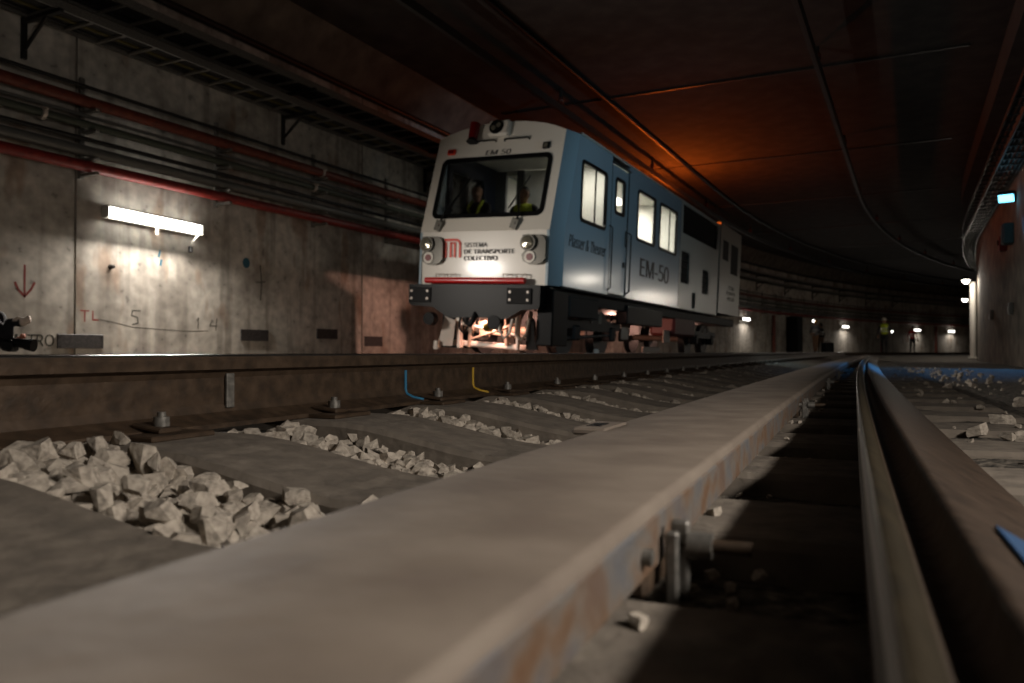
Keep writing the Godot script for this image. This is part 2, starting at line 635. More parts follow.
# a wall lamp: a glowing box on a sheet-steel tray, local x points away from the wall
func wall_lamp(label: String, at: Vector3, turn: float, length: float, energy: float, color: Color, glow: Material, group := "", dip := 0.62, off := 0.0) -> Node3D:
	var t := thing("wall_lamp", label, "lamp", at, turn, group)
	obj("tray", Shape.new().box(Vector3(0.02 + off, 0.0, 0), Vector3(0.04, 0.14, length), Basis(), 0.008), mats.fixture, t)
	if off > 0.0:
		for s in [-1.0, 1.0]:
			obj("stand_off", Shape.new().box(Vector3(off / 2.0, 0.04, s * length * 0.36), Vector3(off, 0.03, 0.04)), mats.fixture, t)
	obj("diffuser", Shape.new().box(Vector3(0.075 + off, 0.0, 0), Vector3(0.07, 0.12, length - 0.06), Basis(), 0.02), glow, t)
	for s in [-1.0, 1.0]:
		obj("end_cap", Shape.new().box(Vector3(0.07 + off, 0, s * (length / 2.0 - 0.012)), Vector3(0.085, 0.135, 0.024), Basis(), 0.006), mats.fixture, t)
	var l := AreaLight3D.new()
	l.name = "lamp_light"
	l.area_size = Vector2(length - 0.08, 0.1)
	l.light_energy = energy
	l.light_color = color
	l.shadow_enabled = true
	l.area_range = 60.0
	var d := Vector3(sqrt(1.0 - dip * dip), -dip, 0)
	var x := Vector3(0, 0, 1)
	l.transform = Transform3D(Basis(x, (-d).cross(x), -d), Vector3(0.125 + off, -0.03, 0))
	t.add_child(l)
	return t


# a small floodlight on a wall, turned towards a point of the hall
func flood_lamp(label: String, at: Vector3, turn: float, aim: Vector3, energy: float, angle: float, color: Color, glow: Material, group := "") -> Node3D:
	var t := thing("flood_lamp", label, "lamp", at, turn, group)
	obj("bracket", Shape.new().box(Vector3(0.05, 0.0, 0), Vector3(0.1, 0.05, 0.05), Basis(), 0.008), mats.dark_steel, t)
	var d: Vector3 = (t.transform.affine_inverse() * aim - Vector3(0.16, 0, 0)).normalized()
	var head := Transform3D(Basis.looking_at(d, Vector3.UP), Vector3(0.16, 0, 0))
	obj("housing", Shape.new().box(head.origin, Vector3(0.3, 0.2, 0.12), head.basis, 0.02), mats.dark_steel, t)
	obj("lamp_glass", Shape.new().box(head * Vector3(0, 0, -0.065), Vector3(0.25, 0.15, 0.02), head.basis, 0.006), glow, t)
	var l := SpotLight3D.new()
	l.name = "flood_light"
	l.light_energy = energy
	l.light_color = color
	l.light_size = 0.07
	l.spot_angle = angle
	l.spot_angle_attenuation = 0.6
	l.spot_range = 60.0
	l.spot_attenuation = 2.0
	l.shadow_enabled = true
	l.transform = head.translated_local(Vector3(0, 0, -0.09))
	t.add_child(l)
	return t


func build_lamps() -> void:
	var white := Color(1.0, 0.96, 0.915)
	var a := wall_lamp("long glowing wall lamp beside the blue paint spot and red pipe", P(6.79, WALL_V, 1.855), -hall_angle(6.9), 1.4, 26.0, white, mats.lamp_strong, "lamps along the concrete wall", 0.5, 0.05)
	a.rotation.x = -0.022
	var plug := Shape.new().tube([Vector3(0.16, -0.06, -0.62), Vector3(0.14, -0.11, -0.6), Vector3(0.09, -0.17, -0.58), Vector3(0.05, -0.23, -0.59)], 0.012, 8)
	obj("cord", plug, mats.fixture, a)
	obj("plug", Shape.new().box(Vector3(0.045, -0.26, -0.59), Vector3(0.05, 0.08, 0.05), Basis(), 0.01), mats.cable, a)
	obj("strap", Shape.new().box(Vector3(0.16, -0.12, 0.02), Vector3(0.012, 0.1, 0.03)), mats.fixture, a)
	var far := [[38.6, "small glowing lamp on the curved wall just past the rail car"], [52.6, "small glowing lamp on the curved wall between the two workers in helmets"], [63.2, "small glowing lamp on the curved wall beside the worker in a red vest"], [68.2, "dim small lamp on the curved wall next to the white lamp post"]]
	for f in far:
		var u: float = f[0]
		wall_lamp(f[1], P(u, WALL_V - 0.05, 1.85), -hall_angle(u), 1.1, 5.0, white, mats.lamp_white, "lamps along the concrete wall")
	wall_lamp("added unseen long lamp on the concrete wall well behind the photographer", P(-4.6, WALL_V - 0.06, 1.855), -hall_angle(-4.6), 1.42, 9.0, white, mats.lamp_white, "lamps along the concrete wall")  # added lamp out of view, brightens the front of the rail car
	# the wall the camera leans towards carries lamps too; the first stands beside the camera, out of the picture
	wall_lamp("long wall lamp low on the inner wall beside the beam", P(0.9, INNER_V + 0.05, 1.33), -hall_angle(0.9) + PI, 1.42, 6.0, white, mats.lamp_white, "lamps on the inner wall", 0.6)
	flood_lamp("bluish floodlight on the inner wall turned to the rail car", P(9.6, INNER_V, 3.1), -hall_angle(9.6) + PI, P(14.6, 4.83, 1.9), 12.0, 31.0, Color(0.72, 0.88, 0.96), mats.lamp_blue, "floodlights on the inner wall")
	flood_lamp("bluish floodlight under the cable trays of the inner wall turned to the ground", P(17.6, INNER_V, 3.18), -hall_angle(17.6) + PI, P(13.2, -0.7, 0.0), 11.0, 19.0, Color(0.24, 0.66, 1.0), mats.lamp_blue, "floodlights on the inner wall")


func build_post_lamps() -> void:
	for k in 3:
		var u: float = [28.9, 38.5, 48.0][k]
		var v: float = [-1.48, -1.12, -1.5][k]
		var at := P(u, v, 0.05)
		var label: String = ["white lamp post with a round lamp at the end of the inner wall", "dim lamp post with a round lamp behind the white one", "lamp post behind the curve of the inner wall"][k]
		var t := thing("lamp_post", label, "lamp post", at, -hall_angle(u), "posts with round lamps")
		var top: float = [2.34, 2.30, 2.4][k]
		obj("post", Shape.new().cyl(Vector3(0.2, 0, 0), Vector3(0.2, top + 0.06, 0), 0.09, 0.09, 16), mats.fixture, t)
		obj("base_plate", Shape.new().box(Vector3(0.2, 0.015, 0), Vector3(0.3, 0.03, 0.3), Basis(), 0.005), mats.fixture, t)
		obj("arm", Shape.new().cyl(Vector3(0.2, top, 0), Vector3(0.0, top + 0.08, 0.62), 0.02), mats.fixture, t)
		var bulb := obj("lamp_globe", Shape.new().lathe(PackedVector2Array([Vector2(0, -0.1), Vector2(0.055, -0.085), Vector2(0.09, -0.04), Vector2(0.1, 0.0), Vector2(0.09, 0.04), Vector2(0.055, 0.085), Vector2(0, 0.1)]), Transform3D(Basis(), Vector3(0.0, top + 0.06, 0.7)), 16), mats.lamp_globe, t)
		obj("spill_hood", Shape.new().lathe(PackedVector2Array([Vector2(0.16, 0.01), Vector2(0.15, 0.03), Vector2(0.08, 0.105), Vector2(0, 0.125)]), Transform3D(Basis(), Vector3(0.0, top + 0.06, 0.7)), 18), mats.dark_steel, t)  # added dark hood, stops the globe from lighting the trays above
		var l := OmniLight3D.new()
		l.name = "globe_light"
		l.light_energy = 2.2
		l.light_color = Color(1.0, 0.95, 0.88)
		l.light_size = 0.08
		l.omni_range = 60.0
		l.omni_attenuation = 2.0
		l.shadow_enabled = true
		l.position = Vector3(0.0, top + 0.06, 0.7)
		t.add_child(l)


# ---------------------------------------------------------------- the hall

func rect_profile(x0: float, x1: float, y0: float, y1: float) -> PackedVector2Array:
	return PackedVector2Array([Vector2(x0, y0), Vector2(x1, y0), Vector2(x1, y1), Vector2(x0, y1)])


func build_hall() -> void:
	var u0 := -7.0
	var u1 := 108.0
	var lp := hall_path(u0, u1, WALL_V, 0.0)
	struct("floor", Shape.new().sweep(rect_profile(-0.6, WALL_V - INNER_V + 0.6, -0.6, -0.35), lp[0], lp[1]), mats.dark_concrete)
	struct("ceiling", Shape.new().sweep(PackedVector2Array([Vector2(-0.6, CEILING_Y + 0.4), Vector2(-0.6, CEILING_Y), Vector2(WALL_V - INNER_V + 0.6, CEILING_Y), Vector2(WALL_V - INNER_V + 0.6, CEILING_Y + 0.4)]), lp[0], lp[1]), mats.near_black)
	var wall := struct("wall_left", Shape.new().sweep(rect_profile(-0.5, -0.04, -0.5, CEILING_Y), lp[0], lp[1]), mats.dark_concrete)
	# cast panels, each a slab of its own with an open joint to the next
	var step := 5.24
	for k in range(-3, 20):
		var a := 5.81 + step * k + 0.014
		var b := 5.81 + step * (k + 1) - 0.014
		if a < u0:
			a = u0
		if b < a or b > u1:
			continue
		var s := Shape.new()
		var pp := hall_path(a, b, WALL_V, 0.0, 1.4)
		var pth: Array = pp[0]
		var rts: Array = pp[1]
		var y0 := -0.35
		var y1 := 4.66
		for i in pth.size() - 1:
			var t0: float = (a + (b - a) * i / (pth.size() - 1.0)) / 10.48 + k * 0.37
			var t1: float = (a + (b - a) * (i + 1.0) / (pth.size() - 1.0)) / 10.48 + k * 0.37
			s.quad(pth[i] + Vector3(0, y0, 0), pth[i + 1] + Vector3(0, y0, 0), pth[i + 1] + Vector3(0, y1, 0), pth[i] + Vector3(0, y1, 0), rts[i], Vector2(t0, 1), Vector2(t1, 1), Vector2(t1, 0), Vector2(t0, 0))
		for e in [0, pth.size() - 1]:
			s.quad(pth[e] + Vector3(0, y0, 0), pth[e] + Vector3(0, y1, 0), pth[e] + Vector3(0, y1, 0) - rts[e] * 0.05, pth[e] + Vector3(0, y0, 0) - rts[e] * 0.05, (pth[e] - pth[pth.size() - 1 - e]))
		obj("panel", s, mats.wall, wall)
	var haunch := hall_path(u0, u1, WALL_V, 0.0)
	struct("trim_1", Shape.new().sweep(PackedVector2Array([Vector2(-0.05, 4.7), Vector2(0.06, 4.7), Vector2(0.45, CEILING_Y), Vector2(-0.05, CEILING_Y)]), haunch[0], haunch[1]), mats.dark_concrete)
	var rp := hall_path(u0, u1, INNER_V, 0.0)
	struct("wall_right", Shape.new().sweep(rect_profile(0.0, 0.5, -0.5, CEILING_Y), rp[0], rp[1], false, true, 0.1), mats.dark_concrete)
	struct("trim_2", Shape.new().sweep(rect_profile(-0.42, 0.02, 4.8, CEILING_Y), rp[0], rp[1]), mats.near_black)
	for e in [u0, u1]:
		var out := -1.0 if e == u0 else 1.0
		var turn := Basis(Vector3.UP, -hall_angle(e))
		struct("wall_back" if e == u0 else "wall_front", Shape.new().box(P(e, (WALL_V + INNER_V) / 2.0, 2.4) + turn * Vector3(0, 0, -out * 0.25), Vector3(WALL_V - INNER_V + 1.0, 6.2, 0.5), turn), mats.dark_concrete)
	# dark recess boxes, spray marks and other small things on the lamp wall
	for d in [[5.6, 6.16, 0.29, 0.45, "long dark cover plate on the concrete wall beside painted letters"], [8.28, 8.82, 0.41, 0.57, "dark cover plate low on the concrete wall below the blue spot"], [9.88, 10.39, 0.46, 0.62, "black cover plate low on the concrete wall between two plates"], [11.12, 11.63, 0.35, 0.52, "black cover plate on the reddish lit concrete beside the rail car"]]:
		var t := thing("cover_plate", d[4], "plate", P((d[0] + d[1]) / 2.0, WALL_V, (d[2] + d[3]) / 2.0), -hall_angle(d[0]), "plates low on the concrete wall")
		obj("sheet", Shape.new().box(Vector3(0.008, 0, 0), Vector3(0.016, d[3] - d[2], d[1] - d[0]), Basis(), 0.004), mats.cover_plate, t)
		for sx in [-1.0, 1.0]:
			for sy in [-1.0, 1.0]:
				obj("screw", Shape.new().cyl(Vector3(0.012, sy * 0.055, sx * ((d[1] - d[0]) / 2.0 - 0.03)), Vector3(0.02, sy * 0.055, sx * ((d[1] - d[0]) / 2.0 - 0.03)), 0.009, 0.009, 8), mats.dark_steel, t)


# a painted stroke on the lamp wall: points as (u, y)
func stroke(s: Shape, pts: Array, w: float) -> void:
	for i in pts.size() - 1:
		var a: Vector2 = pts[i]
		var b: Vector2 = pts[i + 1]
		var d := (b - a).normalized()
		var o := Vector2(-d.y, d.x) * w * 0.5
		a -= d * w * 0.3
		b += d * w * 0.3
		var q := []
		for p in [a + o, b + o, b - o, a - o]:
			q.append(P(p.x, WALL_V - 0.0008, p.y))
		s.quad(q[0], q[1], q[2], q[3], hall_right(0))


func build_wall_marks() -> void:
	var s := Shape.new()
	stroke(s, [Vector2(5.24, 1.17), Vector2(5.24, 0.85)], 0.022)
	stroke(s, [Vector2(5.14, 0.98), Vector2(5.17, 0.91), Vector2(5.24, 0.84), Vector2(5.31, 0.92), Vector2(5.345, 0.99)], 0.026)
	tag(obj("painted_arrow", s, mats.red_spray), "red arrow sprayed on the concrete wall pointing down", "graffiti")
	s = Shape.new()
	for k in 14:
		var a := TAU * k / 14.0
		var b := TAU * (k + 1) / 14.0
		s.tri3(P(8.39, WALL_V - 0.0008, 1.51), P(8.39 + 0.07 * cos(a), WALL_V - 0.0008, 1.51 + 0.075 * sin(a)), P(8.39 + 0.07 * cos(b), WALL_V - 0.0008, 1.51 + 0.075 * sin(b)), hall_right(0), hall_right(0), hall_right(0))
	tag(obj("paint_spot", s, mats.blue_spray), "round blue paint spot on the concrete wall", "graffiti")
	# the letters METRO, the first two behind the photographer
	var m := TextMesh.new()
	m.text = "METRO"
	m.font = SystemFont.new()
	m.font.font_names = PackedStringArray(["Droid Sans"])
	m.font_size = 32
	m.pixel_size = 0.0052
	m.depth = 0.001
	var o := obj("painted_letters", m, mats.dark_spray)
	o.position = P(5.31, WALL_V - 0.0008, 0.372)
	o.rotation.y = -hall_angle(5.0) + PI / 2.0
	tag(o, "dark letters METRO sprayed low on the concrete wall behind the photographer", "graffiti")
	s = Shape.new()
	stroke(s, [Vector2(5.93, 0.72), Vector2(5.93, 0.60)], 0.016)
	stroke(s, [Vector2(5.88, 0.72), Vector2(5.98, 0.72)], 0.016)
	stroke(s, [Vector2(6.03, 0.72), Vector2(6.03, 0.62), Vector2(6.1, 0.62)], 0.016)
	tag(obj("sprayed_strokes", s, mats.red_spray), "small red strokes sprayed above the long cover plate", "graffiti")
	s = Shape.new()
	stroke(s, [Vector2(6.1, 0.63), Vector2(6.3, 0.60), Vector2(6.55, 0.55), Vector2(6.9, 0.535), Vector2(7.3, 0.52), Vector2(7.7, 0.53)], 0.009)
	tag(obj("hairline_crack", s, mats.black_spray), "thin dark crack running along the concrete wall above the rail", "crack")
	s = Shape.new()
	stroke(s, [Vector2(6.66, 0.75), Vector2(6.55, 0.75), Vector2(6.54, 0.69), Vector2(6.62, 0.67), Vector2(6.63, 0.6), Vector2(6.55, 0.58)], 0.018)
	tag(obj("sprayed_number", s, mats.black_spray), "faint dark five sprayed on the wall above the crack", "graffiti")
	s = Shape.new()
	stroke(s, [Vector2(7.52, 0.66), Vector2(7.55, 0.7), Vector2(7.54, 0.56)], 0.016)
	tag(obj("sprayed_number", s, mats.black_spray), "faint dark one sprayed on the wall at the end of the crack", "graffiti")
	s = Shape.new()
	stroke(s, [Vector2(7.78, 0.68), Vector2(7.74, 0.6), Vector2(7.86, 0.6)], 0.016)
	stroke(s, [Vector2(7.86, 0.7), Vector2(7.84, 0.54)], 0.016)
	tag(obj("sprayed_number", s, mats.black_spray), "faint dark four sprayed on the wall between one and plate", "graffiti")
	s = Shape.new()
	stroke(s, [Vector2(8.66, 1.5), Vector2(8.69, 1.25), Vector2(8.67, 1.0)], 0.024)
	stroke(s, [Vector2(8.58, 1.25), Vector2(8.76, 1.27)], 0.018)
	tag(obj("sprayed_cross", s, mats.black_spray), "dark upright cross mark sprayed beside the blue spot", "graffiti")
	tag(obj("wall_hook", Shape.new().cyl(P(6.25, WALL_V, 1.25), P(6.25, WALL_V - 0.06, 1.25), 0.03, 0.02), mats.dark_steel), "small dark anchor stub in the wall under the glowing lamp", "anchor")
	s = Shape.new()
	stroke(s, [Vector2(6.94, 1.52), Vector2(6.92, 1.44)], 0.03)
	stroke(s, [Vector2(6.96, 1.40), Vector2(6.95, 1.34)], 0.035)
	tag(obj("paint_dabs", s, mats.blue_spray), "two pale blue paint dabs right under the glowing lamp", "graffiti")


func hall_run(called: String, label: String, category: String, profile: PackedVector2Array, v: float, y: float, material: Material, u0 := -6.9, u1 := 100.0, smooth := false, group := "") -> MeshInstance3D:
	var p := hall_path(u0, u1, v, y)
	var o := obj(called, Shape.new().sweep(profile, p[0], p[1], smooth), material)
	tag(o, label, category, group)
	return o


func circle(r: float, seg := 12) -> PackedVector2Array:
	var q := PackedVector2Array()
	for i in seg:
		q.append(Vector2(cos(TAU * i / seg), sin(TAU * i / seg)) * r)
	return q


func build_services() -> void:
	var g := "pipes and cables along the lamp wall"
	hall_run("red_pipe", "bright red pipe along the concrete wall just above the lamps", "pipe", circle(0.062, 14), WALL_V - 0.16, 2.33, mats.red_pipe, -6.9, 100, true, g)
	hall_run("brown_pipe", "thick rust-brown pipe along the wall above the grey pipe", "pipe", circle(0.065, 14), WALL_V - 0.2, 3.04, mats.brown_pipe, -6.9, 100, true, g)
	hall_run("grey_pipe", "smooth grey pipe along the wall between red and brown pipes", "pipe", circle(0.06, 14), WALL_V - 0.16, 2.5, mats.grey_pipe, -6.9, 100, true, g)
	hall_run("black_cable", "thin black cable above the rust-brown pipe", "cable", circle(0.022, 8), WALL_V - 0.22, 3.2, mats.cable, -6.9, 100, true, g)
	hall_run("green_conduit", "dark green-grey conduit under the rust-brown pipe", "conduit", circle(0.045, 10), WALL_V - 0.18, 2.79, mats.green_grey, -6.9, 100, true, g)
	hall_run("dark_cable", "dark cable running right above the grey pipe", "cable", circle(0.026, 8), WALL_V - 0.2, 2.62, mats.cable, -6.9, 100, true, g)
	hall_run("grey_cable", "slim grey cable between green-grey conduit and brown pipe", "cable", circle(0.02, 8), WALL_V - 0.14, 2.9, mats.grey_pipe, -6.9, 100, true, g)
	hall_run("ceiling_cable", "black cable tucked under the sloped top of the lamp wall", "cable", circle(0.05, 8), WALL_V - 0.07, 4.64, mats.cable, -6.9, 100, true, g)
	# ladder trays
	for k in 2:
		var y: float = [3.78, 4.12][k]
		var label: String = ["lower cable ladder tray loaded with cables on the lamp wall", "upper cable ladder tray loaded with cables on the lamp wall"][k]
		var t := thing("cable_tray", label, "cable tray", Vector3.ZERO, 0.0, "cable trays on the lamp wall")
		for v in [WALL_V - 0.08, WALL_V - 0.58]:
			var p := hall_path(-6.9, 100.0, v, y)
			obj("rail", Shape.new().sweep(rect_profile(-0.015, 0.015, 0.0, 0.09), p[0], p[1]), mats.galvanised, t)
		for i in range(0, 130):
			var u := -2.0 + i * 0.4
			var turn := Basis(Vector3.UP, -hall_angle(u))
			obj("rung", Shape.new().box(P(u, WALL_V - 0.33, y + 0.015), Vector3(0.5, 0.025, 0.04), turn), mats.galvanised, t)
		for j in 6:
			var p := hall_path(-6.9, 100.0, WALL_V - 0.14 - 0.075 * j, y + 0.055 + 0.012 * (j % 2))
			obj("tray_cable", Shape.new().sweep(circle(0.027 if j % 3 else 0.034, 8), p[0], p[1], true), mats.yellow_cable if (j == 2 and k == 0) else mats.cable, t)
	# brackets that carry the pipes
	var proto: Node3D = null
	for i in 26:
		var u := 1.95 + 1.955 * i
		if u > 50.0:
			break
		var b: Node3D
		if proto == null:
			b = thing("pipe_bracket", "upright steel bracket with short arms carrying the wall pipes", "bracket", Vector3.ZERO, 0.0, "brackets behind the wall pipes")
			obj("upright", Shape.new().box(Vector3(0.02, 2.78, 0), Vector3(0.04, 1.15, 0.06), Basis(), 0.006), mats.galvanised, b)
			for y in [2.245, 2.415, 2.725, 2.955]:
				obj("arm", Shape.new().box(Vector3(0.15, y, 0), Vector3(0.3, 0.035, 0.05), Basis(), 0.006), mats.galvanised, b)
			proto = b
		else:
			b = copy(proto, "pipe_bracket")
		b.position = P(u, WALL_V, 0.0)
		b.rotation.y = -hall_angle(u)
	proto = null
	for i in 20:
		var u := 1.3 + 3.9 * i
		if u > 60.0:
			break
		var b: Node3D
		if proto == null:
			b = thing("tray_bracket", "triangular steel bracket under the cable trays of the lamp wall", "bracket", Vector3.ZERO, 0.0, "brackets under the cable trays")
			obj("upright", Shape.new().box(Vector3(0.02, 3.8, 0), Vector3(0.04, 0.9, 0.06), Basis(), 0.006), mats.dark_steel, b)
			for y in [3.755, 4.095]:
				obj("arm", Shape.new().box(Vector3(0.32, y, 0), Vector3(0.64, 0.045, 0.06), Basis(), 0.006), mats.dark_steel, b)
			obj("brace", Shape.new().cyl(Vector3(0.03, 3.45, 0), Vector3(0.4, 3.74, 0), 0.02), mats.dark_steel, b)
			proto = b
		else:
			b = copy(proto, "tray_bracket")
		b.position = P(u, WALL_V, 0.0)
		b.rotation.y = -hall_angle(u)
	# small couplings that catch the light
	for d in [[5.3, 2.79, 0.18, "bright metal clamp on the green-grey conduit above the red arrow"], [9.75, 3.04, 0.2, "bright metal clamp on the rust-brown pipe"], [9.6, 2.79, 0.18, "bright metal clamp on the green-grey conduit past the glowing lamp"]]:
		var t := thing("pipe_clamp", d[3], "clamp", P(d[0], WALL_V - d[2], d[1]), -hall_angle(d[0]), "bright clamps on the wall pipes")
		obj("band", Shape.new().cyl(Vector3(0, 0, -0.02), Vector3(0, 0, 0.02), 0.072, 0.072, 14), mats.pale_metal, t)
		obj("lug", Shape.new().box(Vector3(0.075, 0.03, 0), Vector3(0.04, 0.03, 0.03), Basis(), 0.005), mats.pale_metal, t)
	# overhead conductor bars with their hangers
	for k in 2:
		var label: String = ["overhead conductor bar hung above the rail car", "overhead conductor bar hung above the empty track"][k]
		var t := thing("conductor_bar", label, "conductor bar", Vector3.ZERO, 0.0, "overhead conductor bars")
		var v: float = [5.95, 1.35][k]
		var y: float = [4.83, 4.92][k]
		var p := hall_path(-6.9, 90.0, v, y)
		obj("bar", Shape.new().sweep(PackedVector2Array([Vector2(-0.05, 0.12), Vector2(-0.035, 0.0), Vector2(0.035, 0.0), Vector2(0.05, 0.12)]), p[0], p[1]), mats.dark_steel, t)
		for i in 12:
			var u := 2.0 + 6.0 * i
			obj("hanger", Shape.new().cyl(P(u, v, y + 0.1), P(u, v, CEILING_Y), 0.03, 0.03, 8), mats.dark_steel, t)
			obj("insulator", Shape.new().lathe(PackedVector2Array([Vector2(0, 0), Vector2(0.07, 0.02), Vector2(0.05, 0.06), Vector2(0.07, 0.1), Vector2(0.04, 0.14), Vector2(0, 0.14)]), Transform3D(Basis(), P(u, v, y + 0.14)), 12), mats.brown_pipe, t)
	hall_run("ceiling_conduit", "dark conduit fixed along the ceiling beside the conductor bar", "conduit", circle(0.045, 10), 5.35, CEILING_Y - 0.055, mats.rubber, -6.9, 90, true)
	for i in 6:
		var u := 15.0 + i * 6.4
		var s := Shape.new()
		var turn := Basis(Vector3.UP, -hall_angle(u))
		s.box(P(u, 3.4, CEILING_Y - 0.006), Vector3(8.6, 0.03, 0.05), turn)
		tag(obj("ceiling_strip", s, mats.dark_steel), "dark metal strip across the ceiling joint", "strip", "strips across the ceiling")
	# inner wall
	g = "trays on the inner wall"
	for k in 2:
		var t := thing("inner_tray", ["lower cable tray on the inner wall", "upper cable tray on the inner wall"][k], "cable tray", Vector3.ZERO, 0.0, g)
		var y: float = [3.55, 4.05][k]
		for v in [INNER_V + 0.04, INNER_V + 0.38]:
			var p := hall_path(-6.9, 100.0, v, y)
			obj("rail", Shape.new().sweep(rect_profile(-0.012, 0.012, 0.0, 0.08), p[0], p[1]), mats.dark_steel, t)
		for i in 60:
			var u := 6.0 + i * 0.5
			obj("rung", Shape.new().box(P(u, INNER_V + 0.21, y + 0.012), Vector3(0.34, 0.022, 0.04), Basis(Vector3.UP, -hall_angle(u))), mats.dark_steel, t)
		for j in 4:
			var p := hall_path(-6.9, 100.0, INNER_V + 0.09 + 0.075 * j, y + 0.05)
			obj("tray_cable", Shape.new().sweep(circle(0.03, 8), p[0], p[1], true), mats.cable, t)
	var t := thing("junction_box", "teal junction box under the bluish lamp of the inner wall", "box", P(18.2, INNER_V, 2.55), -hall_angle(18) + PI)
	obj("housing", Shape.new().box(Vector3(0.09, 0, 0), Vector3(0.18, 0.4, 0.34), Basis(), 0.015), plain(Color(0.14, 0.28, 0.32), 0.5), t)
	obj("lid", Shape.new().box(Vector3(0.19, 0, 0), Vector3(0.02, 0.36, 0.3), Basis(), 0.008), plain(Color(0.16, 0.32, 0.37), 0.5), t)
	t = thing("alarm_box", "dark red alarm box on the inner wall next to the teal box", "box", P(19.4, INNER_V, 2.5), -hall_angle(19.4) + PI)
	obj("housing", Shape.new().box(Vector3(0.07, 0, 0), Vector3(0.14, 0.3, 0.3), Basis(), 0.012), mats.dark_red, t)
	obj("button", Shape.new().cyl(Vector3(0.14, 0.03, 0), Vector3(0.165, 0.03, 0), 0.05), mats.black, t)
	for d in [[22.5, 1.15], [18.3, 1.1]]:
		t = thing("socket_box", "small grey socket box low on the inner wall", "box", P(d[0], INNER_V, d[1]), -hall_angle(d[0]) + PI, "socket boxes on the inner wall")
		obj("housing", Shape.new().box(Vector3(0.04, 0, 0), Vector3(0.08, 0.24, 0.16), Basis(), 0.01), mats.grey_pipe, t)
		obj("flap", Shape.new().box(Vector3(0.085, -0.02, 0), Vector3(0.012, 0.12, 0.12), Basis(), 0.004), mats.lens_grey, t)
	# a steel cabinet and a pair of pipes at the curved wall
	t = thing("steel_cabinet", "tall black steel cabinet against the curved wall", "cabinet", P(44.8, WALL_V, 0.0), -hall_angle(44.8))
	obj("body", Shape.new().box(Vector3(0.3, 1.1, 0), Vector3(0.6, 2.2, 0.9), Basis(), 0.02), mats.black, t)
	var door := obj("door", Shape.new().box(Vector3(0.61, 1.1, 0), Vector3(0.02, 2.05, 0.8), Basis(), 0.006), mats.frame_dark, t)
	obj("handle", Shape.new().box(Vector3(0.64, 1.15, 0.3), Vector3(0.03, 0.2, 0.03), Basis(), 0.008), mats.dark_steel, door)
	for u in [42.4, 58.0, 66.0]:
		t = thing("down_pipe", {42.4: "brown down pipe on the curved wall beside the black cabinet", 58.0: "brown down pipe on the curved wall behind the person in yellow", 66.0: "brown down pipe on the curved wall between the last lamps"}[u], "pipe", P(u, WALL_V, 0.0), -hall_angle(u), "down pipes on the curved wall")
		obj("pipe", Shape.new().cyl(Vector3(0.12, 0.0, 0), Vector3(0.12, 2.2, 0), 0.09), mats.brown_pipe, t)
		obj("clip", Shape.new().box(Vector3(0.08, 1.2, 0), Vector3(0.16, 0.04, 0.24)), mats.dark_steel, t)


# ---------------------------------------------------------------- ground and tracks

func ground_y(v: float) -> float:   # height of the ballast beside and between the near rails
	return -0.05 + 0.028 * smoothstep(0.0, -0.3, v) + 0.085 * smoothstep(0.75, 1.3, v) + 0.03 * smoothstep(1.7, 3.0, v)


func sleeper_y(v: float) -> float:
	return 0.07 * smoothstep(0.72, 1.24, v)


func build_ground() -> void:
	var s := Shape.new()
	var f := FastNoiseLite.new()
	f.seed = 5
	f.frequency = 0.9
	f.fractal_octaves = 3
	var us := []
	var u := -6.9
	while u < 107.0:
		us.append(u)
		u += 0.2 if u > -1.0 and u < 7.0 else (0.6 if u < 30.0 else 2.0)
	us.append(107.0)
	var vs := []
	for i in 69:
		vs.append(lerpf(INNER_V - 0.05, WALL_V + 0.02, i / 68.0))
	var grid := []
	for a in us:
		var row := []
		for b in vs:
			var p := P(a, b, 0.0)
			var y := ground_y(near_v(p)) if a < 40.0 else 0.05
			y += f.get_noise_2d(p.x * 3.0, p.z * 3.0) * 0.02
			row.append(Vector3(p.x, y, p.z))
		grid.append(row)
	for i in us.size() - 1:
		for j in vs.size() - 1:
			var n := []
			for w in [[0, 0], [1, 0], [1, 1], [0, 1]]:
				var a: int = i + w[0]
				var b: int = j + w[1]
				var du: Vector3 = grid[mini(a + 1, us.size() - 1)][b] - grid[maxi(a - 1, 0)][b]
				var dv: Vector3 = grid[a][mini(b + 1, vs.size() - 1)] - grid[a][maxi(b - 1, 0)]
				var nn := du.cross(dv).normalized()
				n.append(nn if nn.y > 0.0 else -nn)
			s.quadn(grid[i][j], grid[i + 1][j], grid[i + 1][j + 1], grid[i][j + 1], n[0], n[1], n[2], n[3])
	var o := struct("ballast_ground", s, mats.ballast)
	build_stones(o)


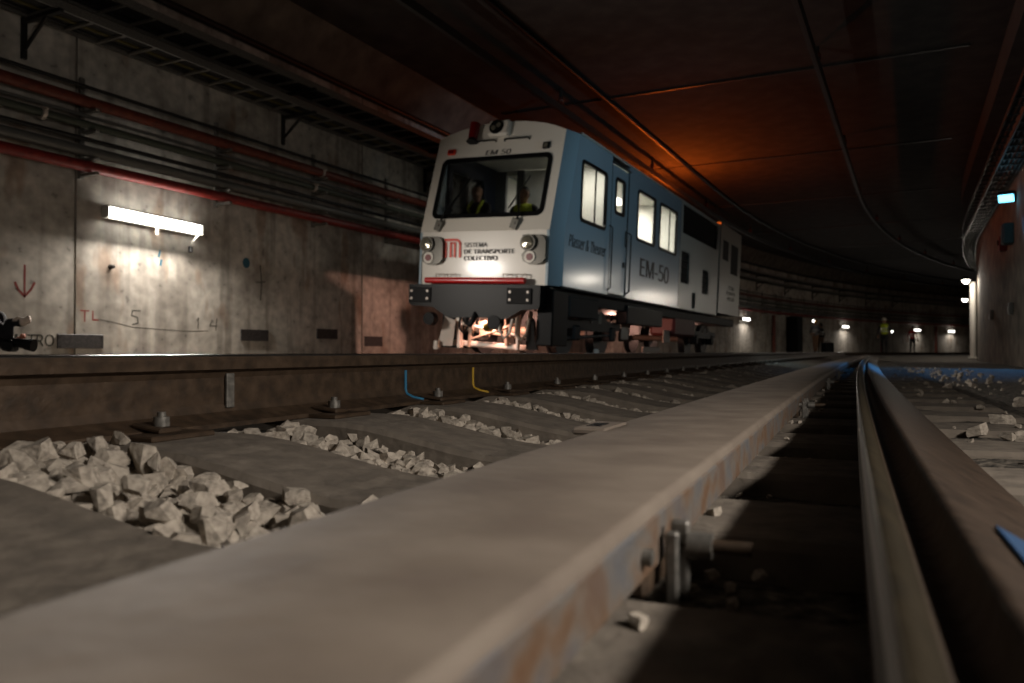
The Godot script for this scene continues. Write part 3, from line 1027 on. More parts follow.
# a broken stone: the body that a dozen random planes leave
func stone_mesh(k: int) -> ArrayMesh:
	var r := RandomNumberGenerator.new()
	r.seed = 900 + k
	var planes := []
	for i in 6:
		var d := Vector3()
		d[i / 2] = 1.0 if i % 2 else -1.0
		planes.append([(d + Vector3(r.randfn(), r.randfn(), r.randfn()) * 0.22).normalized(), r.randf_range(0.75, 1.1)])
	for i in 8:
		planes.append([Vector3(r.randfn(), r.randfn(), r.randfn()).normalized(), r.randf_range(0.72, 1.05)])
	var stretch := Vector3(r.randf_range(0.95, 1.45), r.randf_range(0.6, 0.95), r.randf_range(0.8, 1.1))
	var faces := []
	for p in planes:
		faces.append([])
	for i in planes.size():
		for j in range(i + 1, planes.size()):
			for m in range(j + 1, planes.size()):
				var n1: Vector3 = planes[i][0]
				var n2: Vector3 = planes[j][0]
				var n3: Vector3 = planes[m][0]
				var det := n1.dot(n2.cross(n3))
				if absf(det) < 1e-4:
					continue
				var p: Vector3 = (n2.cross(n3) * planes[i][1] + n3.cross(n1) * planes[j][1] + n1.cross(n2) * planes[m][1]) / det
				var out := false
				for q in planes:
					if p.dot(q[0]) > q[1] + 1e-4:
						out = true
						break
				if not out:
					for w in [i, j, m]:
						faces[w].append(p)
	var s := Shape.new()
	for i in planes.size():
		var f: Array = faces[i]
		if f.size() < 3:
			continue
		var mid := Vector3.ZERO
		for p in f:
			mid += p
		mid /= f.size()
		var n: Vector3 = planes[i][0]
		var ax: Vector3 = n.cross(Vector3(0.31, 0.9, 0.2)).normalized()
		var ay := n.cross(ax)
		f.sort_custom(func(p, q): return atan2((p - mid).dot(ay), (p - mid).dot(ax)) < atan2((q - mid).dot(ay), (q - mid).dot(ax)))
		var nn := (n / stretch).normalized()
		for w in range(1, f.size() - 1):
			s.tri3(f[0] * stretch, f[w] * stretch, f[w + 1] * stretch, nn, nn, nn)
	return s.mesh()


func build_stones(bed: Node3D) -> void:
	var r := RandomNumberGenerator.new()
	r.seed = 77
	var meshes := []
	for k in 8:
		meshes.append(stone_mesh(k))
	var all := []   # [size in view, transform, mesh]
	for bay in range(-3, 22):
		var s0 := 0.65 + 0.605 * bay + 0.15
		var depth := 0.305
		# between the beam and the far rail
		var rows := int(depth / 0.031)
		var cols := int(1.06 / 0.031)
		if s0 > 5.5:
			rows = int(depth / 0.06)
			cols = int(1.06 / 0.065)
		for layer in 3:
			for i in rows:
				for j in cols:
					if r.randf() < [0.0, 0.3, 0.8][layer] or (bay < 0 and layer > 0) or (bay > 0 and (layer == 2 or r.randf() < 0.25)):
						continue
					var s := s0 + depth * (i + 0.5 + r.randf_range(-0.45, 0.45)) / rows
					var v := 0.34 + 1.06 * (j + 0.5 + r.randf_range(-0.45, 0.45)) / cols
					var size := r.randf_range(0.0115, 0.023) * (1.0 if s0 < 5.5 else 1.5)
					if r.randf() < 0.07:
						size *= 1.25
					if v > 1.345 - size:
						continue
					var y := ground_y(v) + (-0.006 if bay < 1 else -0.016) + 0.023 * layer + r.randf() * 0.012
					all.append([s, v, y, size])
		# a thin scatter beyond the low rail
		for i in (34 if s0 < 2.2 else 7):
			var v := r.randf_range(-1.35, -0.32)
			var s := s0 + depth * r.randf()
			var size := r.randf_range(0.01, 0.02)
			if r.randf() < 0.2:
				size *= 1.4
			all.append([s, v, ground_y(v) + size * 0.5 + 0.012, size])
		for i in 9:
			var v := r.randf_range(0.1, 0.34)
			all.append([s0 + depth * r.randf(), v, ground_y(v) + 0.012, r.randf_range(0.004, 0.009)])
		# chips lying on the sleepers
		for i in 5:
			var v := r.randf_range(-1.0, -0.3) if r.randf() < 0.7 else r.randf_range(0.12, 0.2)
			var size := r.randf_range(0.005, 0.011)
			all.append([s0 + depth + 0.24 * r.randf(), v, sleeper_y(v) + size * 0.5, size])
	var list := []
	for a in all:
		var p := N(a[0], a[1], a[2])
		var depth_ := -p.z
		var seen := 0.0
		if depth_ > 0.3:
			var x: float = 512.0 + 796.8 * p.x / depth_
			var y: float = 352.0 - 796.8 * (p.y - 0.25) / depth_
			# what the beam leaves in view
			var hidden: bool = a[1] > 0.2 and (a[1] * 0.9 - 0.472 < (0.25 - a[2] - 0.157) / 0.157 * 0.447 * 0.9)
			if x > -10.0 and x < 1034.0 and y < 690.0 and not hidden:
				seen = a[3] / depth_ * (1.0 if a[2] > ground_y(a[1]) + 0.01 else 0.4)
		var turn := Basis.from_euler(Vector3(r.randf() * 0.7 - 0.35, r.randf() * TAU, r.randf() * 0.7 - 0.35))
		list.append([seen, Transform3D(turn.scaled(Vector3.ONE * a[3]), p), r.randi() % 8])
	list.sort_custom(func(a, b): return a[0] > b[0])
	for i in mini(300, list.size()):
		var o := obj("stone", meshes[list[i][2]], mats.stone, bed)
		o.transform = list[i][1]
	for k in 8:
		var tr := []
		for i in range(300, list.size()):
			if list[i][2] == k:
				tr.append(list[i][1])
		var mm := MultiMesh.new()
		mm.transform_format = MultiMesh.TRANSFORM_3D
		mm.mesh = meshes[k]
		mm.instance_count = tr.size()
		for i in tr.size():
			mm.set_instance_transform(i, tr[i])
		var mi := MultiMeshInstance3D.new()
		mi.name = "loose_ballast"
		mi.multimesh = mm
		mi.material_override = mats.stone
		mi.set_meta("kind", "stuff")
		bed.add_child(mi, true)


func rail_profile() -> PackedVector2Array:
	var half := [Vector2(0.075, 0.0), Vector2(0.075, 0.011), Vector2(0.04, 0.021), Vector2(0.016, 0.032), Vector2(0.0085, 0.05), Vector2(0.0085, 0.115), Vector2(0.014, 0.128), Vector2(0.034, 0.136), Vector2(0.036, 0.158), Vector2(0.031, 0.167)]
	var p := PackedVector2Array(half)
	for i in range(half.size() - 1, -1, -1):
		p.append(Vector2(-half[i].x, half[i].y))
	return p


func build_track() -> void:
	# the far rail of the near track
	var p := track_path(-1.6, 44.0, 1.43, 0.072)
	var rail := obj("far_rail", Shape.new().sweep(rail_profile(), p[0], p[1]), mats.rust)
	tag(rail, "rusty brown steel rail with a polished top on concrete sleepers", "rail")
	p = track_path(-1.6, 44.0, 1.43, 0.0)
	obj("running_surface", Shape.new().sweep(PackedVector2Array([Vector2(-0.031, 0.2385), Vector2(0.031, 0.2385), Vector2(0.026, 0.2425), Vector2(0.012, 0.244), Vector2(-0.012, 0.244), Vector2(-0.026, 0.2425)]), p[0], p[1], true), mats.polished, rail)
	var turn := Basis(Vector3.UP, -track_angle(1.56))
	obj("weld_collar", Shape.new().box(N(1.557, 1.414, 0.155), Vector3(0.008, 0.085, 0.026), turn, 0.002), mats.galvanised, rail)
	for d in [[2.41, mats.blue_paint, "blue chalk mark"], [2.94, mats.yellow_paint, "yellow chalk mark"]]:
		var s := Shape.new()
		turn = Basis(Vector3.UP, -track_angle(d[0]))
		var line := []
		for q in [[0.0095, 0.187], [0.0095, 0.124], [0.0115, 0.112], [0.018, 0.1035], [0.042, 0.0935], [0.07, 0.0855]]:
			line.append(N(d[0] + (0.02 if q[0] > 0.05 else 0.0), 1.43 - q[0], q[1]))
		s.tube(line, 0.006, 6)
		var mark := obj("chalk_mark", s, d[1], rail)
		mark.set_meta("label", d[2])
	# the low rail right under the camera
	var low := PackedVector2Array([Vector2(0.0160, 0.0), Vector2(0.0155, 0.118), Vector2(0.0180, 0.1245), Vector2(0.0240, 0.1265), Vector2(0.0310, 0.121), Vector2(0.0390, 0.108), Vector2(0.0460, 0.088), Vector2(0.0530, 0.062), Vector2(0.0630, 0.050), Vector2(0.0770, 0.050), Vector2(0.0870, 0.060), Vector2(0.0920, 0.080), Vector2(0.0970, 0.086), Vector2(0.1050, 0.085), Vector2(0.1430, 0.066), Vector2(0.2030, 0.032), Vector2(0.2480, 0.012), Vector2(0.2530, 0.0)])
	p = track_path(-0.9, 44.0, 0.0, 0.0)
	var lowrail := obj("grooved_rail", Shape.new().sweep(low, p[0], p[1], true), mats.olive_rust)
	tag(lowrail, "low brown rail with a dark groove along its side beside the beam", "rail")
	obj("rail_head", Shape.new().sweep(PackedVector2Array([Vector2(0.0148, 0.075), Vector2(0.0148, 0.1185), Vector2(0.0175, 0.1255), Vector2(0.0240, 0.1275), Vector2(0.0318, 0.1215), Vector2(0.0398, 0.108), Vector2(0.0468, 0.088), Vector2(0.0490, 0.075)]), p[0], p[1], true), mats.dark_olive, lowrail)
	obj("worn_edge", Shape.new().sweep(PackedVector2Array([Vector2(0.0146, 0.112), Vector2(0.0146, 0.1195), Vector2(0.0171, 0.1262), Vector2(0.0205, 0.1278), Vector2(0.0205, 0.126), Vector2(0.018, 0.122)]), p[0], p[1], true), mats.worn, lowrail)
	var patch := obj("paint_patch", Shape.new().box(N(0.86, -0.152, 0.0645), Vector3(0.035, 0.003, 0.16), Basis(Vector3.UP, -track_angle(0.86)) * Basis(Vector3(0, 0, 1), -0.52), 0.001), mats.deep_blue, lowrail)
	patch.set_meta("label", "blue paint patch")
	turn = Basis(Vector3.UP, -track_angle(1.3))
	obj("pale_tag", Shape.new().box(N(1.42, -0.0165, 0.118), Vector3(0.004, 0.012, 0.05), turn, 0.001), mats.pale_metal, lowrail)
	# the broad beam between the rails
	var r := 0.014
	p = track_path(-0.5, 43.0, 0.0, 0.0)
	var beam := obj("guide_beam", Shape.new().sweep(PackedVector2Array([Vector2(-0.472, 0.03), Vector2(-0.19, 0.03), Vector2(-0.187, 0.033), Vector2(-0.187, 0.093 - r), Vector2(-0.1885, 0.0905 - r * 0.5), Vector2(-0.191, 0.0925 - r * 0.2), Vector2(-0.197, 0.093), Vector2(-0.462, 0.093), Vector2(-0.468, 0.0915), Vector2(-0.472, 0.087)]), p[0], p[1], true), mats.beam_top)
	tag(beam, "broad dusty grey steel beam lying along the track between rails", "beam")
	obj("side_plate", Shape.new().sweep(PackedVector2Array([Vector2(-0.19, 0.027), Vector2(-0.1852, 0.027), Vector2(-0.1852, 0.077), Vector2(-0.1875, 0.08), Vector2(-0.19, 0.08)]), p[0], p[1]), mats.beam_side, beam)
	turn = Basis(Vector3.UP, -track_angle(1.6))
	obj("joint_plate", Shape.new().box(N(1.62, 0.482, 0.09), Vector3(0.07, 0.014, 0.17), turn, 0.004), mats.beam_top, beam)
	obj("joint_slot", Shape.new().box(N(1.62, 0.488, 0.096), Vector3(0.03, 0.004, 0.07), turn, 0.001), mats.black, beam)
	for s in [-0.3, 0.86, 3.3, 5.92, 8.48]:
		turn = Basis(Vector3.UP, -track_angle(s))
		var b := thing("beam_bracket", "bolted bracket with a long threaded bolt under the broad beam", "bracket", Vector3.ZERO, 0.0, "brackets holding the broad beam")
		obj("plate", Shape.new().box(N(s, 0.166, 0.03), Vector3(0.02, 0.08, 0.012), turn, 0.003).box(N(s - 0.012, 0.172, 0.015), Vector3(0.014, 0.09, 0.014), turn, 0.003), mats.galvanised, b)
		obj("nut", Shape.new().cyl(N(s, 0.158, 0.045), N(s, 0.132, 0.045), 0.0145, 0.0145, 6), mats.galvanised, b)
		obj("bolt", Shape.new().cyl(N(s, 0.17, 0.045), N(s, 0.092, 0.045), 0.0065, 0.0075, 10), mats.rust, b)
		obj("foot", Shape.new().box(N(s, 0.31, 0.014), Vector3(0.24, 0.04, 0.1), turn, 0.006), mats.rust, b)
		obj("stud", Shape.new().cyl(N(s - 0.09, 0.186, 0.05), N(s - 0.09, 0.175, 0.05), 0.009, 0.009, 6), mats.galvanised, b)
	# sleepers with their plates and bolts
	var proto: Node3D = null
	for k in range(-2, 48):
		var s := 1.255 + 0.605 * k
		var b: Node3D
		if proto == null:
			b = thing("concrete_sleeper", "weathered concrete sleeper bolted under the rusty rail", "sleeper", Vector3.ZERO, 0.0, "concrete sleepers of the near track")
			var sh := Shape.new()
			var secs := [-0.62, -0.60, 0.0, 0.45, 0.72, 0.80, 0.88, 0.96, 1.04, 1.12, 1.20, 1.26, 1.95, 1.97]
			for i in secs.size() - 1:
				var rings := []
				for e in 2:
					var v: float = secs[i + e]
					var y := sleeper_y(v) - (0.012 if (i == 0 and e == 0) or (i == secs.size() - 2 and e == 1) else 0.0)
					rings.append([Vector3(-v, -0.2, 0.175), Vector3(-v, y - 0.012, 0.152), Vector3(-v, y, 0.14), Vector3(-v, y, -0.14), Vector3(-v, y - 0.012, -0.152), Vector3(-v, -0.2, -0.175)])
				for j in 5:
					var hint: Vector3 = [Vector3(0, 0.1, 1), Vector3(0, 1, 1), Vector3.UP, Vector3(0, 1, -1), Vector3(0, 0.1, -1)][j]
					sh.quad(rings[0][j], rings[0][j + 1], rings[1][j + 1], rings[1][j], hint)
				for e in 2:
					if (i == 0 and e == 0) or (i == secs.size() - 2 and e == 1):
						var q: Array = rings[e]
						var hint := Vector3(1.0 if e == 0 else -1.0, 0, 0)
						sh.quad(q[0], q[1], q[4], q[5], hint)
						sh.quad(q[1], q[2], q[3], q[4], hint)
			obj("body", sh, mats.sleeper, b)
			for e in [-1.0, 1.0]:
				obj("rail_plate", Shape.new().box(Vector3(-1.43 + e * 0.115, 0.075, 0), Vector3(0.1, 0.012, 0.17), Basis(), 0.003), mats.rust, b)
				var clip := obj("rail_clip", Shape.new().box(Vector3(-1.43 + e * 0.085, 0.09, 0), Vector3(0.085, 0.012, 0.06), Basis(Vector3(0, 0, 1), -e * 0.12), 0.004), mats.rust, b)
				obj("nut", Shape.new().cyl(Vector3(-1.43 + e * 0.098, 0.094, 0), Vector3(-1.43 + e * 0.098, 0.114, 0), 0.017, 0.017, 6), mats.galvanised, clip)
				obj("bolt", Shape.new().cyl(Vector3(-1.43 + e * 0.098, 0.08, 0), Vector3(-1.43 + e * 0.098, 0.124, 0), 0.009, 0.009, 8), mats.galvanised, clip)
			proto = b
		else:
			b = copy(proto, "concrete_sleeper")
		b.position = N(s, 0, 0)
		b.rotation.y = -track_angle(s)
	# the rail car's own rails
	for k in 2:
		var v: float = [5.33, 6.83][k]
		var q := hall_path(-6.9, 80.0, v, [-0.006, 0.062][k], 1.5)
		var o := obj("car_rail", Shape.new().sweep(rail_profile(), q[0], q[1]), mats.rust)
		tag(o, ["steel rail under the wheels of the car, on the empty track's side", "steel rail under the wheels of the car, on the lamp wall's side"][k], "rail", "rails under the rail car")


# ---------------------------------------------------------------- the rail car

const CAR_LEAN := -0.0454
const RAKE_Y := 1.95
const RAKE := 0.3

var car: Node3D


func rounded(x0: float, x1: float, y0: float, y1: float, r: float, seg := 4) -> PackedVector2Array:
	var q := PackedVector2Array()
	for c in [[x1 - r, y0 + r, -PI / 2], [x1 - r, y1 - r, 0.0], [x0 + r, y1 - r, PI / 2], [x0 + r, y0 + r, PI]]:
		for i in seg + 1:
			var a: float = c[2] + PI / 2 * i / seg
			q.append(Vector2(c[0] + r * cos(a), c[1] + r * sin(a)))
	return q


func rake_z(y: float) -> float:
	return -maxf(0.0, y - RAKE_Y) * RAKE


# a transform whose xy plane lies in the sloping upper front, at local x and height y
func on_front(x: float, y: float, out := 0.0) -> Transform3D:
	var up := Vector3(0, 1, -RAKE).normalized() if y > RAKE_Y else Vector3.UP
	var nz := Vector3.RIGHT.cross(up)
	return Transform3D(Basis(Vector3.RIGHT, up, nz), Vector3(x, y, rake_z(y)) + nz * out)


func on_side(x: float, y: float, z: float) -> Transform3D:   # text x runs backwards along the car
	return Transform3D(Basis(Vector3.UP, PI / 2), Vector3(x, y, z))


func letters(text: String, at: Transform3D, width: float, height: float, material: Material, parent: Node3D, called := "lettering", slant := 0.0) -> void:
	var m := TextMesh.new()
	m.text = text
	var face := SystemFont.new()
	face.font_names = PackedStringArray(["Droid Sans"])
	m.font = face
	m.font_size = 48
	m.pixel_size = 0.01
	m.depth = 0.004
	m.curve_step = 1.5
	# printed bold: the glyphs side by side, a hair apart
	var st := SurfaceTool.new()
	for w in 3:
		st.append_from(m, 0, Transform3D(Basis(), Vector3((w - 1) * 0.013, 0, 0)))
	var fat := st.commit()
	var b := fat.get_aabb()
	var o := obj(called, fat, material, parent)
	var k := Vector3(width / maxf(b.size.x, 0.01), height / maxf(b.size.y, 0.01), 1.0)
	var mid := b.get_center()
	var lean := Basis(Vector3.RIGHT, Vector3(slant, 1, 0), Vector3(0, 0, 1))
	o.transform = at * Transform3D(lean * Basis().scaled(k), -(lean * Vector3(mid.x * k.x, mid.y * k.y, 0)))


func side_window(z0: float, z1: float, y0: float, y1: float, x: float, glass: Material, bar := -1.0, called := "side_window") -> void:
	var t := on_side(x, (y0 + y1) / 2.0, (z0 + z1) / 2.0)
	var w := (z1 - z0) / 2.0 + 0.035
	var h := (y1 - y0) / 2.0 + 0.035
	var f := obj(called, Shape.new().ring(rounded(-w, w, -h, h, 0.09), rounded(-w + 0.06, w - 0.06, -h + 0.06, h - 0.06, 0.06), t.translated_local(Vector3(0, 0, -0.02)), 0.035), mats.rubber, car)
	obj("pane", Shape.new().extrude(rounded(-w + 0.05, w - 0.05, -h + 0.05, h - 0.05, 0.06), t.translated_local(Vector3(0, 0, -0.012)), 0.005), glass, f)
	if bar > -0.9:
		obj("window_bar", Shape.new().box(t * Vector3(bar, 0, -0.01), Vector3(0.02, h * 2.0 - 0.1, 0.03)), mats.rubber, f)


func build_car() -> void:
	car = thing("rail_car", "white and steel-blue track measuring car with lit windows, standing on the far track", "rail car")
	car.transform = Transform3D(Basis(Vector3.UP, -HALL_TURN) * Basis(Vector3(0, 0, 1), CAR_LEAN), P(10.95, 6.08, 0.2))
	var y0 := 1.11
	var y1 := 3.58
	# sides
	for e in [1.0, -1.0]:
		var xo: float = 1.25 * e
		var xi: float = 1.21 * e
		var seen: bool = e > 0.0
		var s := Shape.new().holed(xi, xo, Vector2(-2.38, -0.85), Vector2(y0, y1), [[-2.1, -0.97, 2.24, 3.18]])
		s.extrude(PackedVector2Array([Vector2(0.35, y0), Vector2(0.85, y0), Vector2(0.85, y1), Vector2(0.35 - rake_z(y1), y1), Vector2(0.35, RAKE_Y)]), on_side(xi, 0, 0), 0.04 * e)
		obj("front_side_panel", s, mats.side_blue_grey, car)
		obj("corner_post", Shape.new().extrude(PackedVector2Array([Vector2(0, 0), Vector2(0.1 * e, -0.35), Vector2(0.06 * e, -0.35), Vector2(-0.04 * e, 0)]), Transform3D(Basis(Vector3.RIGHT, Vector3(0, 0, 1), Vector3(0, -1, 0)), Vector3(1.15 * e, RAKE_Y, 0)), RAKE_Y - y0), mats.side_blue_grey, car)
		s = Shape.new()
		for q in [[1.15, 1.25, 0.0], [1.11, 1.21, 0.0]]:
			var a := Vector3(q[0] * e, RAKE_Y, 0)
			var b := Vector3(q[1] * e, RAKE_Y, -0.35)
			var c := Vector3(q[1] * e, y1, -0.35 + rake_z(y1))
			var d := Vector3(q[0] * e, y1, rake_z(y1))
			s.quad(a, b, c, d, Vector3(e if q[0] > 1.12 else -e, 0, 0.2))
		obj("corner_post", s, mats.side_blue_grey, car)
		side_window(-2.1, -0.97, 2.24, 3.18, xo, mats.glass, 0.08 if seen else -1.0)
		if seen:
			var door := obj("door", Shape.new().holed(1.19, 1.238, Vector2(-3.32, -2.40), Vector2(1.16, 3.44), [[-3.1, -2.63, 2.62, 3.22]]), mats.side_blue_grey, car)
			for q in [[-2.39, 0.012], [-3.33, 0.012]]:
				obj("door_seal", Shape.new().box(Vector3(1.243, 2.3, q[0]), Vector3(0.02, 2.3, 0.022)), mats.rubber, door)
			obj("rain_strip", Shape.new().box(Vector3(1.255, 3.47, -2.86), Vector3(0.05, 0.03, 1.0), Basis(), 0.008), mats.dark_steel, door)
			obj("handle", Shape.new().cyl(Vector3(1.27, 2.05, -3.2), Vector3(1.27, 2.35, -3.2), 0.014), mats.dark_steel, door)
			for q in [-2.34, -3.38]:
				obj("grab_rail", Shape.new().tube([Vector3(1.25, 1.2, q), Vector3(1.31, 1.24, q), Vector3(1.31, 2.3, q), Vector3(1.25, 2.34, q)], 0.014, 8), mats.dark_steel, door)
			obj("lock_plate", Shape.new().box(Vector3(1.245, 1.72, -3.2), Vector3(0.012, 0.1, 0.1)), mats.dark_steel, door)
			side_window(-3.1, -2.63, 2.62, 3.22, 1.24, mats.glass, -1.0, "door_window")
			obj("middle_side_panel", Shape.new().holed(xi, xo, Vector2(-7.1, -3.335), Vector2(y0, y1), [[-5.05, -3.9, 2.3, 3.23], [-6.75, -5.42, 2.3, 3.23]]), mats.side_blue_grey, car)
			side_window(-5.05, -3.9, 2.3, 3.23, xo, mats.glass)
			side_window(-6.75, -5.42, 2.3, 3.23, xo, mats.glass, 0.12)
			obj("rear_side_panel", Shape.new().holed(xi, xo, Vector2(-11.2, -7.105), Vector2(y0, y1), [[-11.05, -7.3, 2.88, 3.54], [-8.05, -7.27, 1.72, 2.47], [-10.1, -9.4, 1.6, 2.23], [-8.76, -8.4, 1.18, 1.57]]), mats.rear_paint, car)
			var grille := obj("air_grille", Shape.new().box(Vector3(1.12, 3.21, -9.17), Vector3(0.05, 0.7, 3.8)), mats.black, car)
			for k in 8:
				obj("louvre", Shape.new().box(Vector3(1.19, 2.92 + 0.083 * k, -9.17), Vector3(0.07, 0.012, 3.74), Basis(Vector3(0, 0, 1), 0.7)), mats.frame_dark, grille)
			for q in [[-8.05, -7.27, 1.72, 2.47], [-10.1, -9.4, 1.6, 2.23], [-8.76, -8.4, 1.18, 1.57]]:
				var vent := obj("dark_vent", Shape.new().box(Vector3(1.19, (q[2] + q[3]) / 2.0, (q[0] + q[1]) / 2.0), Vector3(0.03, q[3] - q[2], q[1] - q[0])), mats.matt_black, car)
				for k in 5:
					obj("louvre", Shape.new().box(Vector3(1.22, lerpf(q[2], q[3], (k + 0.5) / 5.0), (q[0] + q[1]) / 2.0), Vector3(0.03, 0.012, q[1] - q[0])), mats.frame_dark, vent)
		else:
			obj("middle_side_panel", Shape.new().holed(xi, xo, Vector2(-7.1, -2.39), Vector2(y0, y1), []), mats.side_blue_grey, car)
			obj("rear_side_panel", Shape.new().holed(xi, xo, Vector2(-11.2, -7.105), Vector2(y0, y1), []), mats.rear_paint, car)
	for z in [-2.385, -3.332, -7.1]:
		obj("panel_joint", Shape.new().box(Vector3(1.2505, 2.3, z), Vector3(0.004, 2.3, 0.012)), mats.dark_steel, car)
	obj("sill_strip", Shape.new().box(Vector3(1.255, 1.1, -5.7), Vector3(0.03, 0.04, 10.9), Basis(), 0.006).box(Vector3(-1.255, 1.1, -5.7), Vector3(0.03, 0.04, 10.9), Basis(), 0.006), mats.frame_dark, car)
	# rear cab, a little taller and wider
	var rc := obj("rear_cab", Shape.new().holed(1.22, 1.27, Vector2(-14.2, -11.3), Vector2(1.2, 3.66), [[-12.4, -11.6, 2.71, 3.27], [-13.8, -12.72, 2.4, 3.27]]).holed(-1.27, -1.22, Vector2(-14.2, -11.3), Vector2(1.2, 3.66), []).box(Vector3(0, 2.43, -14.18), Vector3(2.5, 2.46, 0.04)).box(Vector3(0, 3.68, -12.75), Vector3(2.54, 0.06, 2.9), Basis(), 0.02).box(Vector3(0, 2.43, -11.32), Vector3(2.5, 2.46, 0.04)), mats.rear_paint, car)
	for q in [[-12.4, -11.6, 2.71, 3.27], [-13.8, -12.72, 2.4, 3.27]]:
		obj("dark_window", Shape.new().box(Vector3(1.255, (q[2] + q[3]) / 2.0, (q[0] + q[1]) / 2.0), Vector3(0.02, q[3] - q[2], q[1] - q[0])), mats.matt_black, rc)
	obj("gap_bellows", Shape.new().box(Vector3(0, 2.3, -11.25), Vector3(2.3, 2.4, 0.1)), mats.black, car)
	# front
	var fp := PackedVector2Array([Vector2(-1.15, y0), Vector2(1.15, y0), Vector2(1.15, RAKE_Y), Vector2(-1.15, RAKE_Y)])
	obj("front_lower_panel", Shape.new().extrude(fp, Transform3D(Basis(Vector3.RIGHT, 0.03), Vector3(0, 0.0, -0.0585 - 0.04)), 0.04), mats.white_paint, car)
	var fs := Shape.new()
	var sl := sqrt(1.0 + RAKE * RAKE)
	var plane := Transform3D(Basis(Vector3.RIGHT, Vector3(0, 1, -RAKE).normalized(), Vector3(0, RAKE, 1).normalized()), Vector3(0, RAKE_Y, 0)).translated_local(Vector3(0, 0, -0.04))
	var wy0 := (2.21 - RAKE_Y) * sl
	var wy1 := (3.17 - RAKE_Y) * sl
	var ey := (y1 - RAKE_Y) * sl
	fs.extrude(PackedVector2Array([Vector2(-1.15, 0), Vector2(1.15, 0), Vector2(1.15, wy0), Vector2(-1.15, wy0)]), plane, 0.04)
	fs.extrude(PackedVector2Array([Vector2(-1.15, wy0), Vector2(-0.96, wy0), Vector2(-0.96, wy1), Vector2(-1.15, wy1)]), plane, 0.04)
	fs.extrude(PackedVector2Array([Vector2(0.96, wy0), Vector2(1.15, wy0), Vector2(1.15, wy1), Vector2(0.96, wy1)]), plane, 0.04)
	var arch := []
	for i in 13:
		var x := lerpf(1.15, -1.15, i / 12.0)
		arch.append(Vector2(x, y1 + 0.22 * (1.0 - pow(absf(x / 1.15), 2.4))))
	var top := PackedVector2Array([Vector2(-1.15, wy1), Vector2(1.15, wy1)])
	for a in arch:
		top.append(Vector2(a.x, (a.y - RAKE_Y) * sl))
	fs.extrude(top, plane, 0.04)
	obj("front_upper_panel", fs, mats.white_paint, car)
	var wplane := plane.translated_local(Vector3(0, (wy0 + wy1) / 2.0, 0.02))
	var hh := (wy1 - wy0) / 2.0
	var ws := obj("windscreen", Shape.new().ring(rounded(-1.0, 1.0, -hh - 0.04, hh + 0.04, 0.12), rounded(-0.93, 0.93, -hh + 0.03, hh - 0.03, 0.08), wplane, 0.036), mats.rubber, car)
	obj("pane", Shape.new().extrude(rounded(-0.945, 0.945, -hh + 0.02, hh - 0.02, 0.08), wplane.translated_local(Vector3(0, 0, 0.008)), 0.006), mats.tinted, ws)
	for q in [[-0.75, -0.68, 2.16], [0.62, 0.40, 2.14]]:
		var w := obj("wiper", Shape.new().tube([Vector3(q[0] - 0.05, 2.04, 0.02), Vector3(q[0], 2.2, 0.0), Vector3(q[1] + 0.16, 2.56, -0.11)], 0.016, 8), mats.rubber, car)
		obj("blade", Shape.new().tube([Vector3(q[1] + 0.02, 2.3, -0.04), Vector3(q[1] + 0.3, 2.82, -0.2)], 0.012, 6), mats.rubber, w)
		obj("pivot", Shape.new().box(Vector3(q[0] - 0.06, 2.05, 0.01), Vector3(0.13, 0.17, 0.04), Basis(Vector3(0, 0, 1), -0.35), 0.01), mats.lens_grey, w)
	# roof
	var rs := Shape.new()
	for i in 12:
		var a: Vector2 = arch[i]
		var b: Vector2 = arch[i + 1]
		var k := 1.25 / 1.15
		var f0 := Vector3(a.x, a.y, rake_z(a.y))
		var f1 := Vector3(b.x, b.y, rake_z(b.y))
		var m0 := Vector3(a.x * k, a.y, -0.85)
		var m1 := Vector3(b.x * k, b.y, -0.85)
		var hint := Vector3((a.x + b.x) * 0.2, 1, 0)
		rs.quad(f0, f1, m1, m0, hint)
		rs.quad(m0, m1, m1 + Vector3(0, 0, -10.35), m0 + Vector3(0, 0, -10.35), hint)
	for q in arch.size() - 2:
		var cz := Vector3(0, y1, -11.2)
		rs.tri3(cz, Vector3(arch[q].x * 1.087, arch[q].y, -11.2), Vector3(arch[q + 1].x * 1.087, arch[q + 1].y, -11.2), Vector3(0, 0, -1), Vector3(0, 0, -1), Vector3(0, 0, -1))
	obj("roof", rs, mats.roof_paint, car)
	obj("gutter", Shape.new().box(Vector3(1.262, 3.59, -6.0), Vector3(0.03, 0.035, 10.3), Basis(), 0.008).box(Vector3(-1.262, 3.59, -6.0), Vector3(0.03, 0.035, 10.3), Basis(), 0.008), mats.rear_paint, car)
	var ac := obj("roof_unit", Shape.new().box(Vector3(-0.2, 3.86, -4.5), Vector3(1.2, 0.22, 1.8), Basis(), 0.05), mats.roof_paint, car)
	obj("roof_unit_grille", Shape.new().box(Vector3(-0.2, 3.98, -4.5), Vector3(0.7, 0.02, 1.2)), mats.dark_steel, ac)
	var beacon := obj("beacon", Shape.new().cyl(Vector3(0.1, 3.72, -10.6), Vector3(0.1, 3.8, -10.6), 0.1), mats.black, car)
	obj("beacon_lamp", Shape.new().lathe(PackedVector2Array([Vector2(0.085, 3.8), Vector2(0.09, 3.84), Vector2(0.075, 3.9), Vector2(0.03, 3.92), Vector2(0, 3.92)]), Transform3D(Basis(), Vector3(0.1, 0, -10.6)), 16), mats.orange_glow, beacon)
	var bl := OmniLight3D.new()
	bl.name = "beacon_light"
	bl.position = Vector3(0.1, 3.85, -10.6)
	bl.light_color = Color(1.0, 0.43, 0.12)
	bl.light_energy = 7.5
	bl.light_size = 0.06
	bl.omni_range = 60.0
	bl.omni_attenuation = 2.0
	bl.shadow_enabled = true
